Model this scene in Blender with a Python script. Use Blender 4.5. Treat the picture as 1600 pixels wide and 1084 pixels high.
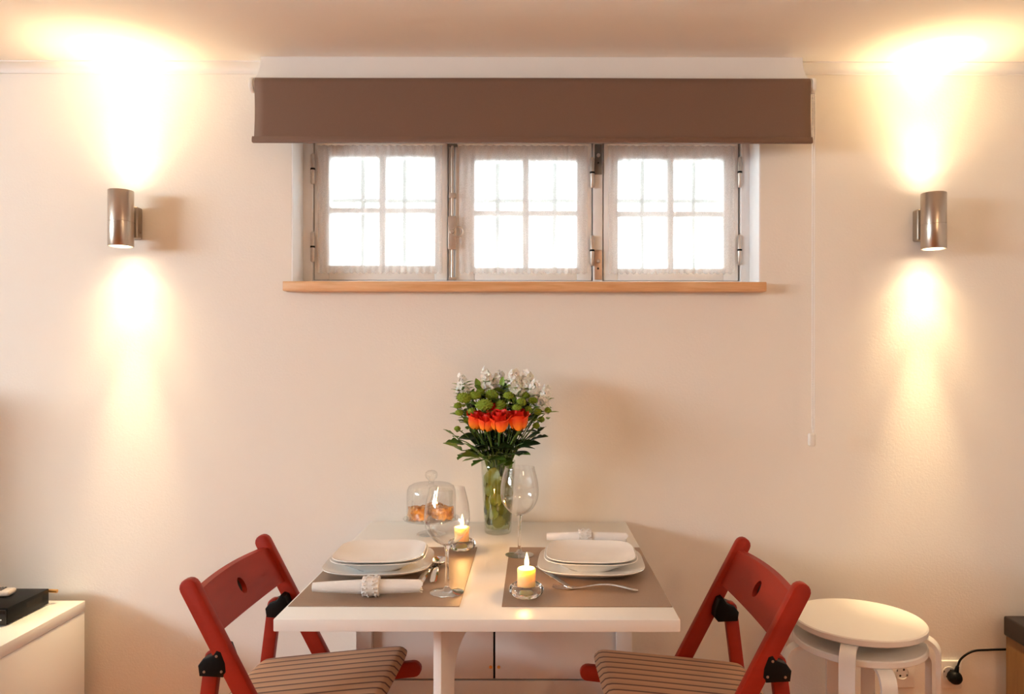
import bpy, bmesh, math, random
from mathutils import Vector, Matrix, noise as mnoise

for o in list(bpy.data.objects):
    bpy.data.objects.remove(o, do_unlink=True)
scn = bpy.context.scene
COL = scn.collection
PI = math.pi
R = math.radians
random.seed(7)

# ------------------------------------------------------------------ camera
# eye 1.25 m above the floor, looking along +Y; principal point of the photo at pixel (835, 560)
FPX, VX, VY, EYE = 1181.0, 835.0, 560.0, 1.25
cam = bpy.data.cameras.new('camera')
cam.sensor_width = 36.0
cam.lens = FPX / 1600 * 36
cam.shift_x = (800 - VX) / 1600
cam.shift_y = (VY - 542) / 1600
cam.clip_start = 0.02
camo = bpy.data.objects.new('camera', cam)
camo.location = (0, 0, EYE)
camo.rotation_euler = (PI / 2, -0.0016, 0)
COL.objects.link(camo)
scn.camera = camo

def P3(px, py, d):
    "the point a distance d in front of the eye that shows at pixel (px, py)"
    return Vector(((px - VX) * d / FPX, d, EYE - (py - VY) * d / FPX))

# ------------------------------------------------------------------ light and exposure
vs = scn.view_settings
vs.view_transform = 'Standard'
vs.look = 'None'
vs.gamma = 1.0
vs.use_curve_mapping = False
vs.exposure = 1.5
scn.cycles.transparent_max_bounces = 32

SKY = 17.5
world = bpy.data.worlds.new('overcast_sky')
scn.world = world
world.use_nodes = True
wb = world.node_tree.nodes['Background']
wb.inputs[0].default_value = (0.82, 0.93, 1.0, 1)
wb.inputs[1].default_value = SKY

WARM = (1.0, 0.71, 0.37)
LAMP_CORE, LAMP_MID, LAMP_SPILL = 22.0, 4.6, 1.3
FILL_LAMP = 14.0
CANDLE_W = 0.30

def portal(loc, rot, sx, sz):
    l = bpy.data.lights.new('window_portal', 'AREA')
    l.shape = 'RECTANGLE'; l.size = sx; l.size_y = sz
    l.cycles.is_portal = True
    o = bpy.data.objects.new('window_portal', l)
    o.location = loc; o.rotation_euler = rot
    COL.objects.link(o)

# ------------------------------------------------------------------ room dimensions
WALL = 2.38          # distance of the window wall
CEIL = 2.171
XL, XR, YB = -4.6, 2.12, -4.0
OX0, OX1, OZ0, OZ1 = -0.7657, 0.7113, 1.462, 2.02      # window opening
LW = (-1.3, 0.95, 1.40, 2.09)                           # left window: y0 y1 z0 z1
WELL, WELLTOP = 1.3, 5.6                               # depth and rim height of the added light well outside
portal((0, WALL + 0.30 + WELL / 2, WELLTOP), (0, 0, 0), 3.6, WELL)
portal((XL - 0.12, (LW[0] + LW[1]) / 2, (LW[2] + LW[3]) / 2), (0, -PI / 2, 0), LW[3] - LW[2], LW[1] - LW[0])

# ------------------------------------------------------------------ materials
def lin(r, g, b):
    f = lambda c: (c / 255 / 12.92) if c / 255 <= 0.04045 else ((c / 255 + 0.055) / 1.055) ** 2.4
    return (f(r), f(g), f(b))

def newmat(name):
    m = bpy.data.materials.new(name)
    m.use_nodes = True
    nt = m.node_tree
    return m, nt, nt.nodes, nt.links

def P(name, col, rough=0.5, metal=0.0, spec=0.5, var=0.06, vscale=8.0, bump=0.0, bscale=200.0, stretch=(1, 1, 1),
      sss=0.0, sssr=(1, .4, .2), sssscale=0.01, coat=0.0, sheen=0.0, aniso=0.0):
    m, nt, N, L = newmat(name)
    b = N['Principled BSDF']
    tc = N.new('ShaderNodeTexCoord')
    mp = N.new('ShaderNodeMapping'); mp.inputs['Scale'].default_value = stretch
    L.new(tc.outputs['Object'], mp.inputs['Vector'])
    nz = N.new('ShaderNodeTexNoise'); nz.inputs['Scale'].default_value = vscale; nz.inputs['Detail'].default_value = 4
    L.new(mp.outputs[0], nz.inputs['Vector'])
    mx = N.new('ShaderNodeMix'); mx.data_type = 'RGBA'
    mx.inputs[6].default_value = tuple(c * (1 - var) for c in col) + (1,)
    mx.inputs[7].default_value = tuple(min(1, c * (1 + var)) for c in col) + (1,)
    L.new(nz.outputs[0], mx.inputs[0])
    L.new(mx.outputs[2], b.inputs['Base Color'])
    b.inputs['Roughness'].default_value = rough
    b.inputs['Metallic'].default_value = metal
    b.inputs['Specular IOR Level'].default_value = spec
    b.inputs['Coat Weight'].default_value = coat
    b.inputs['Sheen Weight'].default_value = sheen
    if sss:
        b.inputs['Subsurface Weight'].default_value = sss
        b.inputs['Subsurface Radius'].default_value = sssr
        b.inputs['Subsurface Scale'].default_value = sssscale
    if bump:
        n2 = N.new('ShaderNodeTexNoise'); n2.inputs['Scale'].default_value = bscale; n2.inputs['Detail'].default_value = 3
        L.new(mp.outputs[0], n2.inputs['Vector'])
        bp = N.new('ShaderNodeBump'); bp.inputs['Strength'].default_value = bump; bp.inputs['Distance'].default_value = 0.002
        L.new(n2.outputs[0], bp.inputs['Height'])
        L.new(bp.outputs[0], b.inputs['Normal'])
    return m

def thin_glass(name, tint=(0.98, 0.985, 0.98), base=0.05, gain=0.85, power=3.0, rough=0.02):
    "clear thin wall: looks through, mirrors at glancing angles"
    m, nt, N, L = newmat(name)
    N.remove(N['Principled BSDF'])
    out = N['Material Output']
    tr = N.new('ShaderNodeBsdfTransparent'); tr.inputs[0].default_value = tint + (1,)
    gl = N.new('ShaderNodeBsdfGlossy'); gl.inputs['Roughness'].default_value = rough
    lw = N.new('ShaderNodeLayerWeight'); lw.inputs[0].default_value = 0.5
    pw = N.new('ShaderNodeMath'); pw.operation = 'POWER'; pw.inputs[1].default_value = power
    L.new(lw.outputs['Facing'], pw.inputs[0])
    ma = N.new('ShaderNodeMath'); ma.operation = 'MULTIPLY_ADD'; ma.use_clamp = True
    ma.inputs[1].default_value = gain; ma.inputs[2].default_value = base
    L.new(pw.outputs[0], ma.inputs[0])
    mx = N.new('ShaderNodeMixShader')
    L.new(ma.outputs[0], mx.inputs[0]); L.new(tr.outputs[0], mx.inputs[1]); L.new(gl.outputs[0], mx.inputs[2])
    L.new(mx.outputs[0], out.inputs[0])
    return m

def solid_glass(name, col=(1, 1, 1), ior=1.45):
    m, nt, N, L = newmat(name)
    N.remove(N['Principled BSDF'])
    g = N.new('ShaderNodeBsdfGlass'); g.inputs['Color'].default_value = col + (1,); g.inputs['Roughness'].default_value = 0.0
    g.inputs['IOR'].default_value = ior
    L.new(g.outputs[0], N['Material Output'].inputs[0])
    return m

def emit(name, col, strength, additive=False):
    m, nt, N, L = newmat(name)
    N.remove(N['Principled BSDF'])
    e = N.new('ShaderNodeEmission'); e.inputs[0].default_value = col + (1,); e.inputs[1].default_value = strength
    if additive:
        t = N.new('ShaderNodeBsdfTransparent')
        a = N.new('ShaderNodeAddShader')
        L.new(e.outputs[0], a.inputs[0]); L.new(t.outputs[0], a.inputs[1]); L.new(a.outputs[0], N['Material Output'].inputs[0])
    else:
        L.new(e.outputs[0], N['Material Output'].inputs[0])
    return m

def wood(name, c1, c2, rough=0.4, scale=(1, 14, 14), coat=0.0):
    m, nt, N, L = newmat(name)
    b = N['Principled BSDF']
    tc = N.new('ShaderNodeTexCoord'); mp = N.new('ShaderNodeMapping'); mp.inputs['Scale'].default_value = scale
    L.new(tc.outputs['Object'], mp.inputs['Vector'])
    nz = N.new('ShaderNodeTexNoise'); nz.inputs['Scale'].default_value = 5; nz.inputs['Detail'].default_value = 6; nz.inputs['Distortion'].default_value = 0.6
    L.new(mp.outputs[0], nz.inputs['Vector'])
    cr = N.new('ShaderNodeValToRGB')
    cr.color_ramp.elements[0].position = 0.3; cr.color_ramp.elements[0].color = c1 + (1,)
    cr.color_ramp.elements[1].position = 0.7; cr.color_ramp.elements[1].color = c2 + (1,)
    L.new(nz.outputs[0], cr.inputs[0]); L.new(cr.outputs[0], b.inputs['Base Color'])
    b.inputs['Roughness'].default_value = rough
    b.inputs['Coat Weight'].default_value = coat
    return m

def attr_mat(name, rough=0.55, sss=0.0):
    m, nt, N, L = newmat(name)
    b = N['Principled BSDF']
    a = N.new('ShaderNodeAttribute'); a.attribute_name = 'Col'
    nz = N.new('ShaderNodeTexNoise'); nz.inputs['Scale'].default_value = 60
    hs = N.new('ShaderNodeHueSaturation')
    mr = N.new('ShaderNodeMapRange'); mr.inputs[3].default_value = 0.85; mr.inputs[4].default_value = 1.15
    L.new(nz.outputs[0], mr.inputs[0]); L.new(mr.outputs[0], hs.inputs['Value'])
    L.new(a.outputs['Color'], hs.inputs['Color']); L.new(hs.outputs[0], b.inputs['Base Color'])
    b.inputs['Roughness'].default_value = rough
    if sss:
        b.inputs['Subsurface Weight'].default_value = sss
        b.inputs['Subsurface Radius'].default_value = (1, .3, .1); b.inputs['Subsurface Scale'].default_value = 0.004
    return m

def stripe_fabric(name, base, line, period, width, rough=0.85):
    m, nt, N, L = newmat(name)
    b = N['Principled BSDF']
    tc = N.new('ShaderNodeTexCoord'); sp = N.new('ShaderNodeSeparateXYZ')
    L.new(tc.outputs['Object'], sp.inputs[0])
    def mth(op, a, bb=None, clamp=False):
        n = N.new('ShaderNodeMath'); n.operation = op; n.use_clamp = clamp
        for i, v in enumerate((a, bb)):
            if v is None: continue
            if isinstance(v, (int, float)): n.inputs[i].default_value = v
            else: L.new(v, n.inputs[i])
        return n.outputs[0]
    fr = mth('FRACT', mth('MULTIPLY', mth('ADD', sp.outputs[1], 5.0), 1 / period))
    dist = mth('ABSOLUTE', mth('SUBTRACT', fr, 0.5))
    mask = mth('SUBTRACT', 1.0, mth('MULTIPLY', mth('SUBTRACT', dist, width * 0.5), 14.0, True), True)
    mask2 = mth('MULTIPLY', mth('GREATER_THAN', fr, 0.5), 0.10)
    nz = N.new('ShaderNodeTexNoise'); nz.inputs['Scale'].default_value = 900
    L.new(tc.outputs['Object'], nz.inputs['Vector'])
    mx0 = N.new('ShaderNodeMix'); mx0.data_type = 'RGBA'
    mx0.inputs[6].default_value = base + (1,); mx0.inputs[7].default_value = tuple(c * 1.8 for c in base) + (1,)
    L.new(mask2, mx0.inputs[0])
    mx = N.new('ShaderNodeMix'); mx.data_type = 'RGBA'
    L.new(mx0.outputs[2], mx.inputs[6]); mx.inputs[7].default_value = line + (1,)
    L.new(mask, mx.inputs[0])
    L.new(mx.outputs[2], b.inputs['Base Color'])
    bp = N.new('ShaderNodeBump'); bp.inputs['Strength'].default_value = 0.4; bp.inputs['Distance'].default_value = 0.001
    L.new(nz.outputs[0], bp.inputs['Height']); L.new(bp.outputs[0], b.inputs['Normal'])
    b.inputs['Roughness'].default_value = rough
    b.inputs['Sheen Weight'].default_value = 0.1
    return m

def woven(name, c1, c2, freq, rough=0.45, axis=0, bump=0.3):
    m, nt, N, L = newmat(name)
    b = N['Principled BSDF']
    tc = N.new('ShaderNodeTexCoord')
    w1 = N.new('ShaderNodeTexWave'); w1.wave_type = 'BANDS'; w1.bands_direction = 'XYZ'[axis]
    w1.inputs['Scale'].default_value = freq; w1.inputs['Distortion'].default_value = 0.4; w1.inputs['Detail Scale'].default_value = 3
    L.new(tc.outputs['Object'], w1.inputs['Vector'])
    nz = N.new('ShaderNodeTexNoise'); nz.inputs['Scale'].default_value = 350; nz.inputs['Detail'].default_value = 2
    L.new(tc.outputs['Object'], nz.inputs['Vector'])
    av = N.new('ShaderNodeMath'); av.operation = 'MULTIPLY_ADD'; av.inputs[1].default_value = 0.5
    L.new(w1.outputs['Fac'], av.inputs[0])
    hf = N.new('ShaderNodeMath'); hf.operation = 'MULTIPLY'; hf.inputs[1].default_value = 0.5
    L.new(nz.outputs[0], hf.inputs[0]); L.new(hf.outputs[0], av.inputs[2])
    mx = N.new('ShaderNodeMix'); mx.data_type = 'RGBA'
    mx.inputs[6].default_value = c1 + (1,); mx.inputs[7].default_value = c2 + (1,)
    L.new(av.outputs[0], mx.inputs[0]); L.new(mx.outputs[2], b.inputs['Base Color'])
    bp = N.new('ShaderNodeBump'); bp.inputs['Strength'].default_value = bump; bp.inputs['Distance'].default_value = 0.001
    L.new(av.outputs[0], bp.inputs['Height']); L.new(bp.outputs[0], b.inputs['Normal'])
    b.inputs['Roughness'].default_value = rough
    return m

def sheer_mat(name):
    m, nt, N, L = newmat(name)
    N.remove(N['Principled BSDF'])
    tr = N.new('ShaderNodeBsdfTransparent')
    tl = N.new('ShaderNodeBsdfTranslucent'); tl.inputs[0].default_value = (0.96, 0.96, 0.96, 1)
    df = N.new('ShaderNodeBsdfDiffuse'); df.inputs[0].default_value = (0.96, 0.95, 0.94, 1)
    m1 = N.new('ShaderNodeMixShader'); m1.inputs[0].default_value = 0.72
    L.new(tl.outputs[0], m1.inputs[1]); L.new(df.outputs[0], m1.inputs[2])
    tc = N.new('ShaderNodeTexCoord')
    nz = N.new('ShaderNodeTexNoise'); nz.inputs['Scale'].default_value = 400
    L.new(tc.outputs['Object'], nz.inputs['Vector'])
    mr = N.new('ShaderNodeMapRange'); mr.inputs[3].default_value = 0.22; mr.inputs[4].default_value = 0.42
    L.new(nz.outputs[0], mr.inputs[0])
    m2 = N.new('ShaderNodeMixShader')
    L.new(mr.outputs[0], m2.inputs[0]); L.new(tr.outputs[0], m2.inputs[1]); L.new(m1.outputs[0], m2.inputs[2])
    L.new(m2.outputs[0], N['Material Output'].inputs[0])
    return m

M = {}
M['wall'] = P('painted_plaster', (0.85, 0.81, 0.745), 0.75, var=0.015, vscale=2, bump=0.22, bscale=170)
M['ceiling'] = P('ceiling_paint', (0.93, 0.88, 0.80), 0.8, var=0.01, vscale=2, bump=0.1, bscale=90)
M['warm_bounce'] = P('warm_bounce_plaster', (0.55, 0.33, 0.16), 0.8, var=0.03, vscale=2, bump=0.2, bscale=170)  # colour made up to warm the light bounced off the unseen wall
M['outside'] = P('white_render', (0.86, 0.86, 0.85), 0.9, var=0.03, vscale=6)
M['reveal_daylit'] = P('daylit_reveal_white', (0.94, 0.94, 0.95), 0.6, var=0.01)  # daylight on the reveals put into a near-white colour
M['trim'] = P('trim_paint', (0.82, 0.80, 0.77), 0.6, var=0.01)
M['floor'] = wood('floor_boards', lin(172, 92, 28), lin(202, 118, 42), 0.35, (1, 10, 10))
M['winpaint'] = P('window_paint', (0.92, 0.91, 0.90), 0.45, var=0.03, vscale=20, bump=0.1, bscale=60)
M['reveal'] = M['wall']
M['sillwood'] = wood('sill_oak', lin(212, 158, 108), lin(230, 186, 140), 0.4, (1.5, 20, 20))
M['pane'] = thin_glass('window_glass', base=0.04, gain=0.7, power=4)
M['sheer'] = sheer_mat('sheer_voile')
M['blind'] = woven('blind_fabric', lin(112, 86, 70), lin(126, 97, 80), 260, 0.7, axis=2, bump=0.2)
M['whiteplastic'] = P('white_plastic', (0.82, 0.80, 0.75), 0.35, var=0.01)
M['chain'] = P('white_chain', (0.95, 0.94, 0.92), 0.3, var=0.01)
M['steel'] = P('brushed_steel', (0.50, 0.44, 0.38), 0.28, 1.0, var=0.10, vscale=40, stretch=(1, 1, 0.03), bump=0.05)
M['steel2'] = P('steel_bracket', (0.40, 0.34, 0.28), 0.4, 1.0, var=0.05)
M['oldmetal'] = P('painted_metal', (0.62, 0.55, 0.49), 0.35, 0.6, var=0.15, vscale=60)
M['darkmetal'] = P('dull_iron', (0.20, 0.19, 0.18), 0.45, 0.8, var=0.2, vscale=60)
M['barflare'] = P('flare_paled_bar', (0.62, 0.62, 0.60), 0.6, var=0.05)  # light grey carries the washed-out look of flare
M['brassy'] = P('worn_latch_metal', (0.62, 0.44, 0.33), 0.4, 0.6, var=0.2, vscale=70)
M['black'] = P('black_plastic', (0.005, 0.005, 0.005), 0.42, spec=0.15, var=0.1)
M['gloss_black'] = P('gloss_black', (0.01, 0.01, 0.011), 0.12, var=0.1)
M['gap'] = P('joint_dark', (0.03, 0.025, 0.02), 0.8)
M['lacquer'] = P('white_lacquer', (0.84, 0.83, 0.80), 0.32, var=0.01, vscale=3)
M['panel'] = P('white_panel', (0.80, 0.77, 0.73), 0.4, var=0.02, vscale=4)
M['chairred'] = P('red_stained_wood', (0.32, 0.017, 0.004), 0.45, spec=0.3, var=0.16, vscale=10, stretch=(1, 1, 6), bump=0.05, bscale=120)
M['cushion'] = stripe_fabric('striped_fabric', lin(182, 138, 104), lin(92, 58, 42), 0.0315, 0.16)
M['birch'] = P('white_stool_lacquer', (0.86, 0.82, 0.76), 0.35, var=0.015)
M['darktop'] = P('dark_brown_top', lin(30, 17, 11), 0.4, var=0.1)
M['cabbody'] = wood('brown_veneer', lin(120, 86, 48), lin(140, 102, 60), 0.5, (14, 14, 1))
M['porcelain'] = P('porcelain', (0.88, 0.88, 0.87), 0.12, var=0.005, coat=0.3)
M['mat'] = woven('placemat_weave', lin(136, 112, 94), lin(164, 138, 116), 130, 0.42, axis=1)
M['linen'] = P('white_linen', (0.86, 0.84, 0.82), 0.85, var=0.02, vscale=60, bump=0.3, bscale=500, sheen=0.2)
M['lace'] = P('white_lace', (0.84, 0.82, 0.80), 0.8, var=0.08, vscale=300, bump=0.6, bscale=400)
M['cutlery'] = P('cutlery_steel', (0.72, 0.70, 0.68), 0.12, 1.0, var=0.02)
M['glassbowl'] = thin_glass('goblet_glass', base=0.09, gain=1.0, power=2.6, rough=0.0)
M['footglass'] = thin_glass('goblet_foot_glass', base=0.20, gain=0.8, power=2.0, rough=0.04)
M['glass'] = solid_glass('clear_glass')
M['vaseglass'] = thin_glass('vase_glass', (0.95, 0.97, 0.93), 0.05, 0.7, 3.0, 0.0)
M['water'] = thin_glass('vase_water', (0.90, 0.92, 0.80), 0.02, 0.25, 3.0, 0.0)
M['wax'] = P('candle_wax', (0.95, 0.76, 0.38), 0.5, var=0.02, sss=1.0, sssr=(1.0, 0.7, 0.32), sssscale=0.02)
M['flame'] = emit('flame', (1.0, 0.62, 0.20), 3.2, True)
M['bulb'] = emit('bulb_glow', (1.0, 0.80, 0.55), 12.0)
M['pastry'] = wood('baked_pastry', lin(150, 74, 18), lin(250, 186, 92), 0.35, (11, 11, 16), 0.2)
M['petal'] = attr_mat('rose_petal', 0.5, 0.3)
M['whiteflower'] = P('white_petal', (0.95, 0.94, 0.88), 0.6, var=0.08, vscale=80, sss=0.2, sssscale=0.003)
M['greenhead'] = P('green_florets', lin(150, 176, 48), 0.7, var=0.4, vscale=160, bump=0.8, bscale=500)
M['leaf'] = P('leaf_green', lin(84, 116, 40), 0.42, var=0.3, vscale=40)
M['leaffresh'] = P('leaf_fresh_green', lin(122, 156, 52), 0.45, var=0.3, vscale=60)
M['leafdark'] = P('leaf_dark_green', lin(32, 58, 24), 0.4, var=0.3, vscale=40)
M['leaflight'] = P('leaf_olive', lin(116, 122, 38), 0.4, var=0.3, vscale=50)
M['stem'] = P('stem_green', lin(82, 112, 46), 0.5, var=0.2, vscale=60)
M['key'] = P('remote_keys', (0.10, 0.09, 0.09), 0.5)
M['remote'] = P('remote_shell', (0.72, 0.66, 0.60), 0.35)
M['gold'] = P('gold_connector', (0.75, 0.42, 0.14), 0.35, 0.9)

# ------------------------------------------------------------------ object helpers
def tag(o, label=None, cat=None, group=None, kind=None):
    if label: o['label'] = label
    if cat: o['category'] = cat
    if group: o['group'] = group
    if kind: o['kind'] = kind
    return o

def thing(name, label, cat, loc=(0, 0, 0), rz=0.0, group=None):
    o = bpy.data.objects.new(name, None)
    o.empty_display_size = 0.02
    COL.objects.link(o)
    o.location = loc; o.rotation_euler = (0, 0, rz)
    return tag(o, label, cat, group)

def mesh_of(name, bm, mat, smooth=True, angle=40):
    bmesh.ops.recalc_face_normals(bm, faces=bm.faces[:])
    if smooth:
        for f in bm.faces: f.smooth = True
        ca = R(angle)
        for e in bm.edges:
            if len(e.link_faces) == 2 and e.calc_face_angle(0) > ca: e.smooth = False
    me = bpy.data.meshes.new(name)
    bm.to_mesh(me); bm.free()
    me.materials.append(M[mat] if isinstance(mat, str) else mat)
    return me

def obj(name, bm, mat, parent=None, loc=(0, 0, 0), rot=(0, 0, 0), smooth=True, angle=40, label=None, kind=None):
    me = bm if isinstance(bm, bpy.types.Mesh) else mesh_of(name, bm, mat, smooth, angle)
    o = bpy.data.objects.new(name, me)
    COL.objects.link(o)
    o.parent = parent; o.location = loc; o.rotation_euler = rot
    if label: o['label'] = label
    if kind: o['kind'] = kind
    return o

def copy_tree(o, parent=None):
    c = o.copy(); COL.objects.link(c)
    c.parent = parent
    for ch in list(o.children):
        copy_tree(ch, c)
    return c

# ------------------------------------------------------------------ shape helpers
def bm_new(): return bmesh.new()

def add_box(bm, c, s, bev=0.0, seg=2, rot=None):
    g = bmesh.ops.create_cube(bm, size=1.0)
    vv = g['verts']
    mat = Matrix.Diagonal((s[0], s[1], s[2], 1))
    if rot is not None: mat = rot.to_4x4() @ mat
    mat = Matrix.Translation(c) @ mat
    if bev > 0:
        bmesh.ops.transform(bm, matrix=Matrix.Diagonal((s[0], s[1], s[2], 1)), verts=vv)
        es = list({e for v in vv for e in v.link_edges})
        r = bmesh.ops.bevel(bm, geom=es, offset=bev, segments=seg, profile=0.5, affect='EDGES')
        vv = list({v for f in r['faces'] for v in f.verts} | {v for v in vv if v.is_valid})
        m2 = Matrix.Translation(c)
        if rot is not None: m2 = m2 @ rot.to_4x4()
        bmesh.ops.transform(bm, matrix=m2, verts=vv)
    else:
        bmesh.ops.transform(bm, matrix=mat, verts=vv)
    return bm

def box(c, s, bev=0.0, seg=2, rot=None): return add_box(bm_new(), c, s, bev, seg, rot)

def bx(x0, x1, y0, y1, z0, z1, bev=0.0, seg=2):
    return box(((x0 + x1) / 2, (y0 + y1) / 2, (z0 + z1) / 2), (x1 - x0, y1 - y0, z1 - z0), bev, seg)

def add_loft(bm, rings, closed=True, cap0=True, cap1=True):
    vr = [[bm.verts.new(p) for p in r] for r in rings]
    n = len(vr[0])
    for a, b in zip(vr[:-1], vr[1:]):
        for i in range(n if closed else n - 1):
            j = (i + 1) % n
            bm.faces.new((a[i], a[j], b[j], b[i]))
    if cap0 and closed: bm.faces.new(list(reversed(vr[0])))
    if cap1 and closed: bm.faces.new(vr[-1])
    return bm

def add_lathe(bm, prof, seg=32, c=(0, 0, 0), caps=False):
    rings = [[(c[0] + r * math.cos(2 * PI * i / seg), c[1] + r * math.sin(2 * PI * i / seg), c[2] + z) for i in range(seg)] for r, z in prof]
    return add_loft(bm, rings, True, 0 < prof[0][0] < 0.03 or caps, 0 < prof[-1][0] < 0.03 or caps)

def lathe(prof, seg=32, c=(0, 0, 0)): return add_lathe(bm_new(), prof, seg, c)

def add_tube(bm, pts, rad, seg=8, cap=True):
    pts = [Vector(p) for p in pts]
    n = len(pts)
    rr = rad if isinstance(rad, (list, tuple)) else [rad] * n
    up = Vector((0, 0, 1))
    t0 = (pts[1] - pts[0]).normalized()
    if abs(t0.dot(up)) > 0.9: up = Vector((1, 0, 0))
    a = t0.cross(up).normalized()
    rings = []
    for i in range(n):
        t = (pts[min(i + 1, n - 1)] - pts[max(i - 1, 0)]).normalized()
        a = (a - t * a.dot(t)).normalized()
        b = t.cross(a)
        rings.append([pts[i] + (a * math.cos(2 * PI * k / seg) + b * math.sin(2 * PI * k / seg)) * rr[i] for k in range(seg)])
    return add_loft(bm, rings, True, cap, cap)

def tube(pts, rad, seg=8, cap=True): return add_tube(bm_new(), pts, rad, seg, cap)

def spline(pts, n=12):
    "Catmull-Rom through the points"
    pts = [Vector(p) for p in pts]
    q = [pts[0] * 2 - pts[1]] + pts + [pts[-1] * 2 - pts[-2]]
    out = []
    for i in range(1, len(q) - 2):
        p0, p1, p2, p3 = q[i - 1:i + 3]
        for k in range(n):
            t = k / n
            out.append(0.5 * ((2 * p1) + (p2 - p0) * t + (2 * p0 - 5 * p1 + 4 * p2 - p3) * t * t + (3 * p1 - p0 - 3 * p2 + p3) * t ** 3))
    out.append(pts[-1])
    return out

def extrude_poly(poly, axis, h0, h1, bev=0.0, seg=2):
    "poly: 2D outline; axis 0/1/2: the direction it is extruded along from h0 to h1"
    bm = bm_new()
    def p3(p, h):
        if axis == 0: return (h, p[0], p[1])
        if axis == 1: return (p[0], h, p[1])
        return (p[0], p[1], h)
    add_loft(bm, [[p3(p, h0) for p in poly], [p3(p, h1) for p in poly]])
    if bev:
        caps = [f for f in bm.faces if len(f.verts) == len(poly)]
        es = list({e for f in caps for e in f.edges})
        bmesh.ops.recalc_face_normals(bm, faces=bm.faces[:])
        bmesh.ops.bevel(bm, geom=es, offset=bev, segments=seg, profile=0.5, affect='EDGES')
    return bm

def capsule_poly(p0, p1, w, round0=True, round1=True, n=8):
    "outline of a bar from p0 to p1 of width w with round ends"
    p0 = Vector(p0); p1 = Vector(p1)
    d = (p1 - p0).normalized(); s = Vector((-d.y, d.x)); h = w / 2
    out = []
    if round1:
        for k in range(n + 1):
            a = PI / 2 - PI * k / n
            out.append(p1 + d * math.cos(a) * h + s * math.sin(a) * h)
    else:
        out += [p1 + s * h, p1 - s * h]
    if round0:
        for k in range(n + 1):
            a = -PI / 2 - PI * k / n
            out.append(p0 + d * math.cos(a) * h + s * math.sin(a) * h)
    else:
        out += [p0 - s * h, p0 + s * h]
    return [(p.x, p.y) for p in out]

# ================================================================== THE SETTING
def structure(name, bm, mat, **k):
    o = obj(name, bm, mat, **k); o['kind'] = 'structure'; return o

def wall_with_hole(bm, to3, u0, u1, v0, v1, h0, h1, k0, k1, t0, t1):
    "slab in (u, v), hole (h0..h1, k0..k1), thickness t0..t1; to3(u, v, t) gives the point"
    us, vs_ = [u0, h0, h1, u1], [v0, k0, k1, v1]
    for t in (t0, t1):
        for i in range(3):
            for j in range(3):
                if i == 1 and j == 1: continue
                bm.faces.new([bm.verts.new(to3(u, v, t)) for u, v in ((us[i], vs_[j]), (us[i + 1], vs_[j]), (us[i + 1], vs_[j + 1]), (us[i], vs_[j + 1]))])
    for (a, b) in (((u0, v0), (u1, v0)), ((u1, v0), (u1, v1)), ((u1, v1), (u0, v1)), ((u0, v1), (u0, v0)),
                   ((h0, k0), (h1, k0)), ((h1, k0), (h1, k1)), ((h1, k1), (h0, k1)), ((h0, k1), (h0, k0))):
        bm.faces.new([bm.verts.new(to3(*a, t0)), bm.verts.new(to3(*b, t0)), bm.verts.new(to3(*b, t1)), bm.verts.new(to3(*a, t1))])
    bmesh.ops.remove_doubles(bm, verts=bm.verts[:], dist=1e-5)
    return bm

structure('wall_back', wall_with_hole(bm_new(), lambda u, v, t: (u, t, v), XL - 0.2, XR + 0.2, 0, CEIL + 0.1, OX0, OX1, OZ0, OZ1, WALL, WALL + 0.30), 'wall', smooth=False)
structure('wall_left', wall_with_hole(bm_new(), lambda u, v, t: (t, u, v), YB, WALL, 0, CEIL + 0.1, LW[0], LW[1], LW[2], LW[3], XL - 0.2, XL), 'wall', smooth=False)
structure('wall_right', bx(XR, XR + 0.2, YB, WALL, 0, CEIL + 0.1), 'wall', smooth=False)
structure('wall_front', bx(XL - 0.2, XR + 0.2, YB - 0.2, YB, 0, CEIL + 0.1), 'warm_bounce', smooth=False)  # unseen wall, tinted as a warm reflector
structure('floor', bx(XL - 0.2, XR + 0.2, YB - 0.2, WALL + 0.3, -0.1, 0), 'floor', smooth=False)
# white light well added outside to tone down the sky behind the window
structure('wall_added_well', bx(-1.9, 1.9, WALL + 0.30 + WELL, WALL + 0.45 + WELL, 0.4, WELLTOP), 'outside', smooth=False)
structure('wall_added_well_left', bx(-2.05, -1.9, WALL + 0.31, WALL + 0.45 + WELL, 0.4, WELLTOP), 'outside', smooth=False)
structure('wall_added_well_right', bx(1.9, 2.05, WALL + 0.31, WALL + 0.45 + WELL, 0.4, WELLTOP), 'outside', smooth=False)
structure('floor_added_well', bx(-2.05, 2.05, WALL + 0.305, WALL + 0.45 + WELL, 0.3, 0.4), 'outside', smooth=False)
structure('wall_above', bx(XL - 0.2, XR + 0.2, WALL, WALL + 0.30, CEIL + 0.1, WELLTOP + 0.2), 'outside', smooth=False)
structure('ceiling', bx(XL, XR, YB, WALL, CEIL, CEIL + 0.1), 'ceiling', smooth=False)

# cove moulding where the window wall meets the ceiling, with a thin bead below
def cove_profile(n=8):
    pts = [(WALL, 2.144), (WALL - 0.006, 2.144), (WALL - 0.006, 2.149)]
    for k in range(n + 1):
        a = k / n * PI / 2
        pts.append((WALL - 0.006 - 0.034 * (1 - math.cos(a)), 2.149 + 0.018 * math.sin(a)))
    pts += [(WALL - 0.04, CEIL), (WALL, CEIL)]
    return pts
structure('trim_1', extrude_poly(cove_profile(), 0, XL, -0.845), 'trim')
structure('trim_2', extrude_poly(cove_profile(), 0, 0.83, XR), 'trim')
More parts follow.
